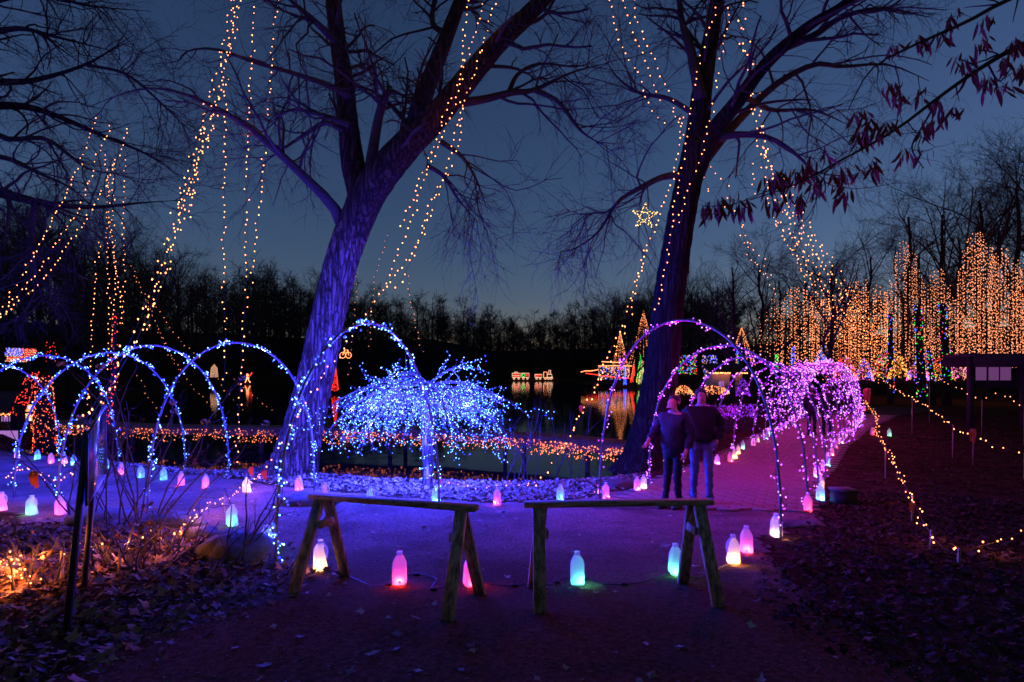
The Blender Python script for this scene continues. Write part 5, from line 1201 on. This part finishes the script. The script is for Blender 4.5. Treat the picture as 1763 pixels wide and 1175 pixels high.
# flag made of lights
def flag():
    d = 27; root = thing('light_flag', 'flag of lights with blue-white corner and red and white stripes', 'light display', tuple(px(52, 640, d)))
    part('pole', MB().tubes(A([px(52,760,d), px(52,680,d), px(50,622,d)]), np.full(3,.04), 6), 'black_metal', root)
    bw = MB(); br = MB(); bc = MB()
    for row in range(12):
        y = 600 + row*2.0; xe = 63 if row < 8 else 50; wob = 1.2*math.sin(row*.9)
        for c_ in range(26):
            x = 11 + c_*2 + wob
            if x > xe: continue
            p = px(x, y + (x-11)*.03, d) + rng.normal(0,.012,3)
            if x < 38 and row < 7: bulbs(bc if (row+c_) % 3 else bw, [p], .022, .3)
            else: bulbs(br if row % 2 == 0 else bw, [p], .02, .3)
    part('canton_bulbs', bc, 'sblue_far', root, stuff=True); part('red_bulbs', br, 'red_far', root, stuff=True); part('white_bulbs', bw, 'white_far', root, stuff=True)
    part('frame', MB().tubes(A([px(10,599,d), px(64,600,d), px(64,616,d), px(50,624,d), px(10,623,d), px(10,599,d)]), np.full(6,.012), 4), 'black_metal', root)
flag()
# warm net over shrubs at the far side of the paved path, in front of the cabin
for (x0, x1, lab) in ((1157,1195,'warm net-lit hedge behind the tall tree trunk'),(1196,1262,'warm net-lit hedge in front of the pink-walled cabin')):
    lit_bush(lab, x0, x1, 664, 680, 45, 240, ['warm_far'], .03)
lit_bush('purple-lit round shrub beside the pink-walled cabin', 1266, 1292, 652, 682, 40, 150, ['purple_net'], .025)

# ------------------------------------------------------------------ people
def person(label, at, rz, pose, h, coat, legs, coat_len, hairlong=False):
    root = thing('person', label, 'person', (at[0], at[1], float(land(*at)) + .022)); root.rotation_euler = (0, 0, rz); root.scale = (h/1.76,)*3
    def skin(name, V, E, mats, pick):
        names = list(V); me = bpy.data.meshes.new(name); me.from_pydata([V[n][0] for n in names], [(names.index(a), names.index(b)) for a, b in E], [])
        o = bpy.data.objects.new(name, me); col.objects.link(o); md = o.modifiers.new('Skin', 'SKIN'); md.use_smooth_shade = True
        for i, n in enumerate(names):
            r = V[n][1]; me.skin_vertices[0].data[i].radius = r if isinstance(r, tuple) else (r, r); me.skin_vertices[0].data[i].use_root = (i == 0)
        sb = o.modifiers.new('Sub', 'SUBSURF'); sb.levels = 2; sb.render_levels = 2
        bpy.context.view_layer.update(); dg = bpy.context.evaluated_depsgraph_get(); m2 = bpy.data.meshes.new_from_object(o.evaluated_get(dg)); m2.name = name
        bpy.data.objects.remove(o); 
        m2.materials.clear()
        for x in mats: m2.materials.append(MAT[x])
        if name == 'jacket' or True:
            for v in m2.vertices:
                c = v.co
                if c.z < 1.46: v.co = c + v.normal * (.010 * math.sin(38*c.z + 9*c.x + 5*math.sin(11*c.y)) + .007 * math.sin(70*c.z - 30*c.x)) * (1.0 if name == 'jacket' else (.6 if c.z < .85 else 0))
        for p in m2.polygons: p.material_index = pick(p.center); p.use_smooth = True
        return child(name, m2, root)
    J = dict(pelvis=((0,0,.95),(.155,.12)), spine=((0,0,1.14),(.15,.115)), chest=((0,0,1.36),(.18,.125)), neck=((0,-.01,1.50),.06), jaw=((0,-.03,1.575),(.068,.078)), head=((0,-.02,1.655),(.08,.095)), crown=((0,-.005,1.735),(.06,.07)),
             nose=((0,-.115,1.63),.014))
    E = [('pelvis','spine'),('spine','chest'),('chest','neck'),('neck','jaw'),('jaw','head'),('head','crown'),('head','nose')]
    for s, sg in (('l',1),('r',-1)):
        q = pose[s]
        J['sh'+s] = ((sg*.175,0,1.425),.075); J['el'+s] = (q['el'],.052); J['wr'+s] = (q['wr'],.034)
        wr = A(q['wr']); el = A(q['el']); dv = wr-el; dv /= np.linalg.norm(dv); J['pa'+s] = (tuple(wr+dv*.07),(.042,.022))
        sd = np.cross(dv, A([0,1.,0])); sd /= np.linalg.norm(sd)
        E += [('chest','sh'+s),('sh'+s,'el'+s),('el'+s,'wr'+s),('wr'+s,'pa'+s)]
        for k, (o_, L) in enumerate(((-.032,.07),(-.011,.085),(.011,.08),(.03,.065))):
            J[f'f{s}{k}'] = (tuple(wr+dv*(.09+L*.5)+sd*o_),.009); J[f'g{s}{k}'] = (tuple(wr+dv*(.09+L*.95)+sd*o_*1.1-A([0,.015,0])),.008); E += [('pa'+s,f'f{s}{k}'),(f'f{s}{k}',f'g{s}{k}')]
        J['th'+s] = (tuple(wr+dv*.06-sd*.06*sg),.010); J['ti'+s] = (tuple(wr+dv*.10-sd*.075*sg),.009); E += [('pa'+s,'th'+s),('th'+s,'ti'+s)]
        J['hip'+s] = ((sg*.09,0,.89),.095); J['kn'+s] = (q['kn'],.068); J['an'+s] = (q['an'],.05); J['toe'+s] = (tuple(A(q['an'])+A([sg*.02,-.15,-.05])),(.042,.03))
        E += [('pelvis','hip'+s),('hip'+s,'kn'+s),('kn'+s,'an'+s),('an'+s,'toe'+s)]
    skin('body', J, E, ['skin', legs, coat], lambda c: 0 if c[2] > 1.47 else (1 if c[2] < 1.0 and abs(c[0]) < .2 else 0))
    C = dict(pelvis=((0,0,coat_len),(.215,.175)), waist=((0,0,1.05),(.215,.18)), spine=((0,0,1.2),(.215,.18)), chest=((0,0,1.37),(.215,.17)), col=((0,.015,1.485),(.095,.095)))
    CE = [('pelvis','waist'),('waist','spine'),('spine','chest'),('chest','col')]
    for s, sg in (('l',1),('r',-1)):
        q = pose[s]; C['sh'+s] = ((sg*.185,.0,1.42),.095); C['el'+s] = (q['el'],.09); C['wr'+s] = (tuple(A(q['wr'])*.95+A(q['el'])*.05),.056); CE += [('chest','sh'+s),('sh'+s,'el'+s),('el'+s,'wr'+s)]
    skin('jacket', C, CE, [coat], lambda c: 0)
    for s in 'lr':
        a = A(pose[s]['an']); m = MB(); P = A([a+A([0,.06,-.05]), a+A([0,.01,-.045]), a+A([0,-.09,-.055]), a+A([0,-.18,-.062]), a+A([0,-.21,-.066])]); m.tubes(P, A([.035,.056,.052,.042,.015]), 10); m.tubes(A([a+A([0,0,-.05]), a+A([0,.005,.06])]), A([.058,.06]), 10)
        child('shoe', m.mesh('shoe','shoe',True), root)
    hm = MB(); k, n = 9, 18; ph = np.linspace(.02, 1.0, k)*math.pi*(.62 if not hairlong else .72); th = np.arange(n)*2*math.pi/n
    v = A([[(.092*math.sin(p)*math.cos(t), .108*math.sin(p)*math.sin(t)+.012+(.02 if p > 1 else 0), 1.668+.112*math.cos(p)) for t in th] for p in ph])
    front = (v[:,:,1] < -.03) & (v[:,:,2] < 1.705); v[:,:,1] = np.where(front, -.03+.02, v[:,:,1])
    I, Jx = np.meshgrid(np.arange(k-1), np.arange(n), indexing='ij'); J2 = (Jx+1) % n
    hm.add(v, np.stack([I*n+Jx, (I+1)*n+Jx, (I+1)*n+J2, I*n+J2], -1).reshape(-1,4)); child('hair', hm.mesh('hair','hair',True), root)
    eb = MB(); bulbs(eb, [(-.032,-.108,1.66),(.032,-.108,1.66)], .009, 0, True, .7); child('eyes', eb.mesh('eyes','hair'), root)
    mo = MB().tubes(A([(-.025,-.1,1.585),(0,-.108,1.583),(.025,-.1,1.585)]), np.full(3,.006), 5); child('mouth', mo.mesh('mouth','dead_leaf'), root)
    er = MB(); bulbs(er, [(-.088,-.01,1.65),(.088,-.01,1.65)], .02, 0, True, 1.4); child('ears', er.mesh('ears','skin',True), root)
    cl = MB(); a = np.linspace(0, 2*math.pi, 20, endpoint=False)
    v = np.concatenate([np.stack([np.cos(a)*r_, np.sin(a)*r_-.012, np.full(20, z_)], 1) for r_, z_ in ((.088,1.495),(.086,1.505),(.078,1.525),(.069,1.535),(.064,1.525))])
    cl.add(v, [(i*20+j, i*20+(j+1) % 20, (i+1)*20+(j+1) % 20, (i+1)*20+j) for i in range(4) for j in range(20)]); child('scarf', cl.mesh('scarf','shirt_pale',True), root)
    return root
def onpath(x, y): g = gpix(x, y); return (g[0], g[1])
man = dict(l=dict(el=(.33,.07,1.16), wr=(.20,-.13,.95), kn=(.10,-.10,.50), an=(.11,-.10,.09)), r=dict(el=(-.33,.07,1.16), wr=(-.20,-.13,.95), kn=(-.09,.03,.49), an=(-.09,.17,.11)))
person('person in black jacket and blue jeans, hands in pockets, walking on the brick path', onpath(1207,868), -.15, man, 1.76, 'jacket_black', 'denim', .90)
wom = dict(l=dict(el=(.29,.03,1.15), wr=(.27,-.12,.92), kn=(.09,-.06,.50), an=(.10,-.02,.09)), r=dict(el=(-.30,-.06,1.17), wr=(-.31,-.24,1.04), kn=(-.09,-.02,.50), an=(-.10,-.10,.09)))
person('person in long dark coat and tall boots reaching one arm forward beside the path', onpath(1160,876), -.75, wom, 1.64, 'coat_navy', 'jacket_black', .74, True)
person('person in dark clothes walking away inside the purple tunnel', onpath(1424,752), 2.6, man, 1.74, 'jacket_black', 'jacket_black', .88)
person('person in dark coat beside the tunnel walker, seen from behind', onpath(1398,752), 2.9, wom, 1.66, 'jacket_black', 'jacket_black', .76, True)
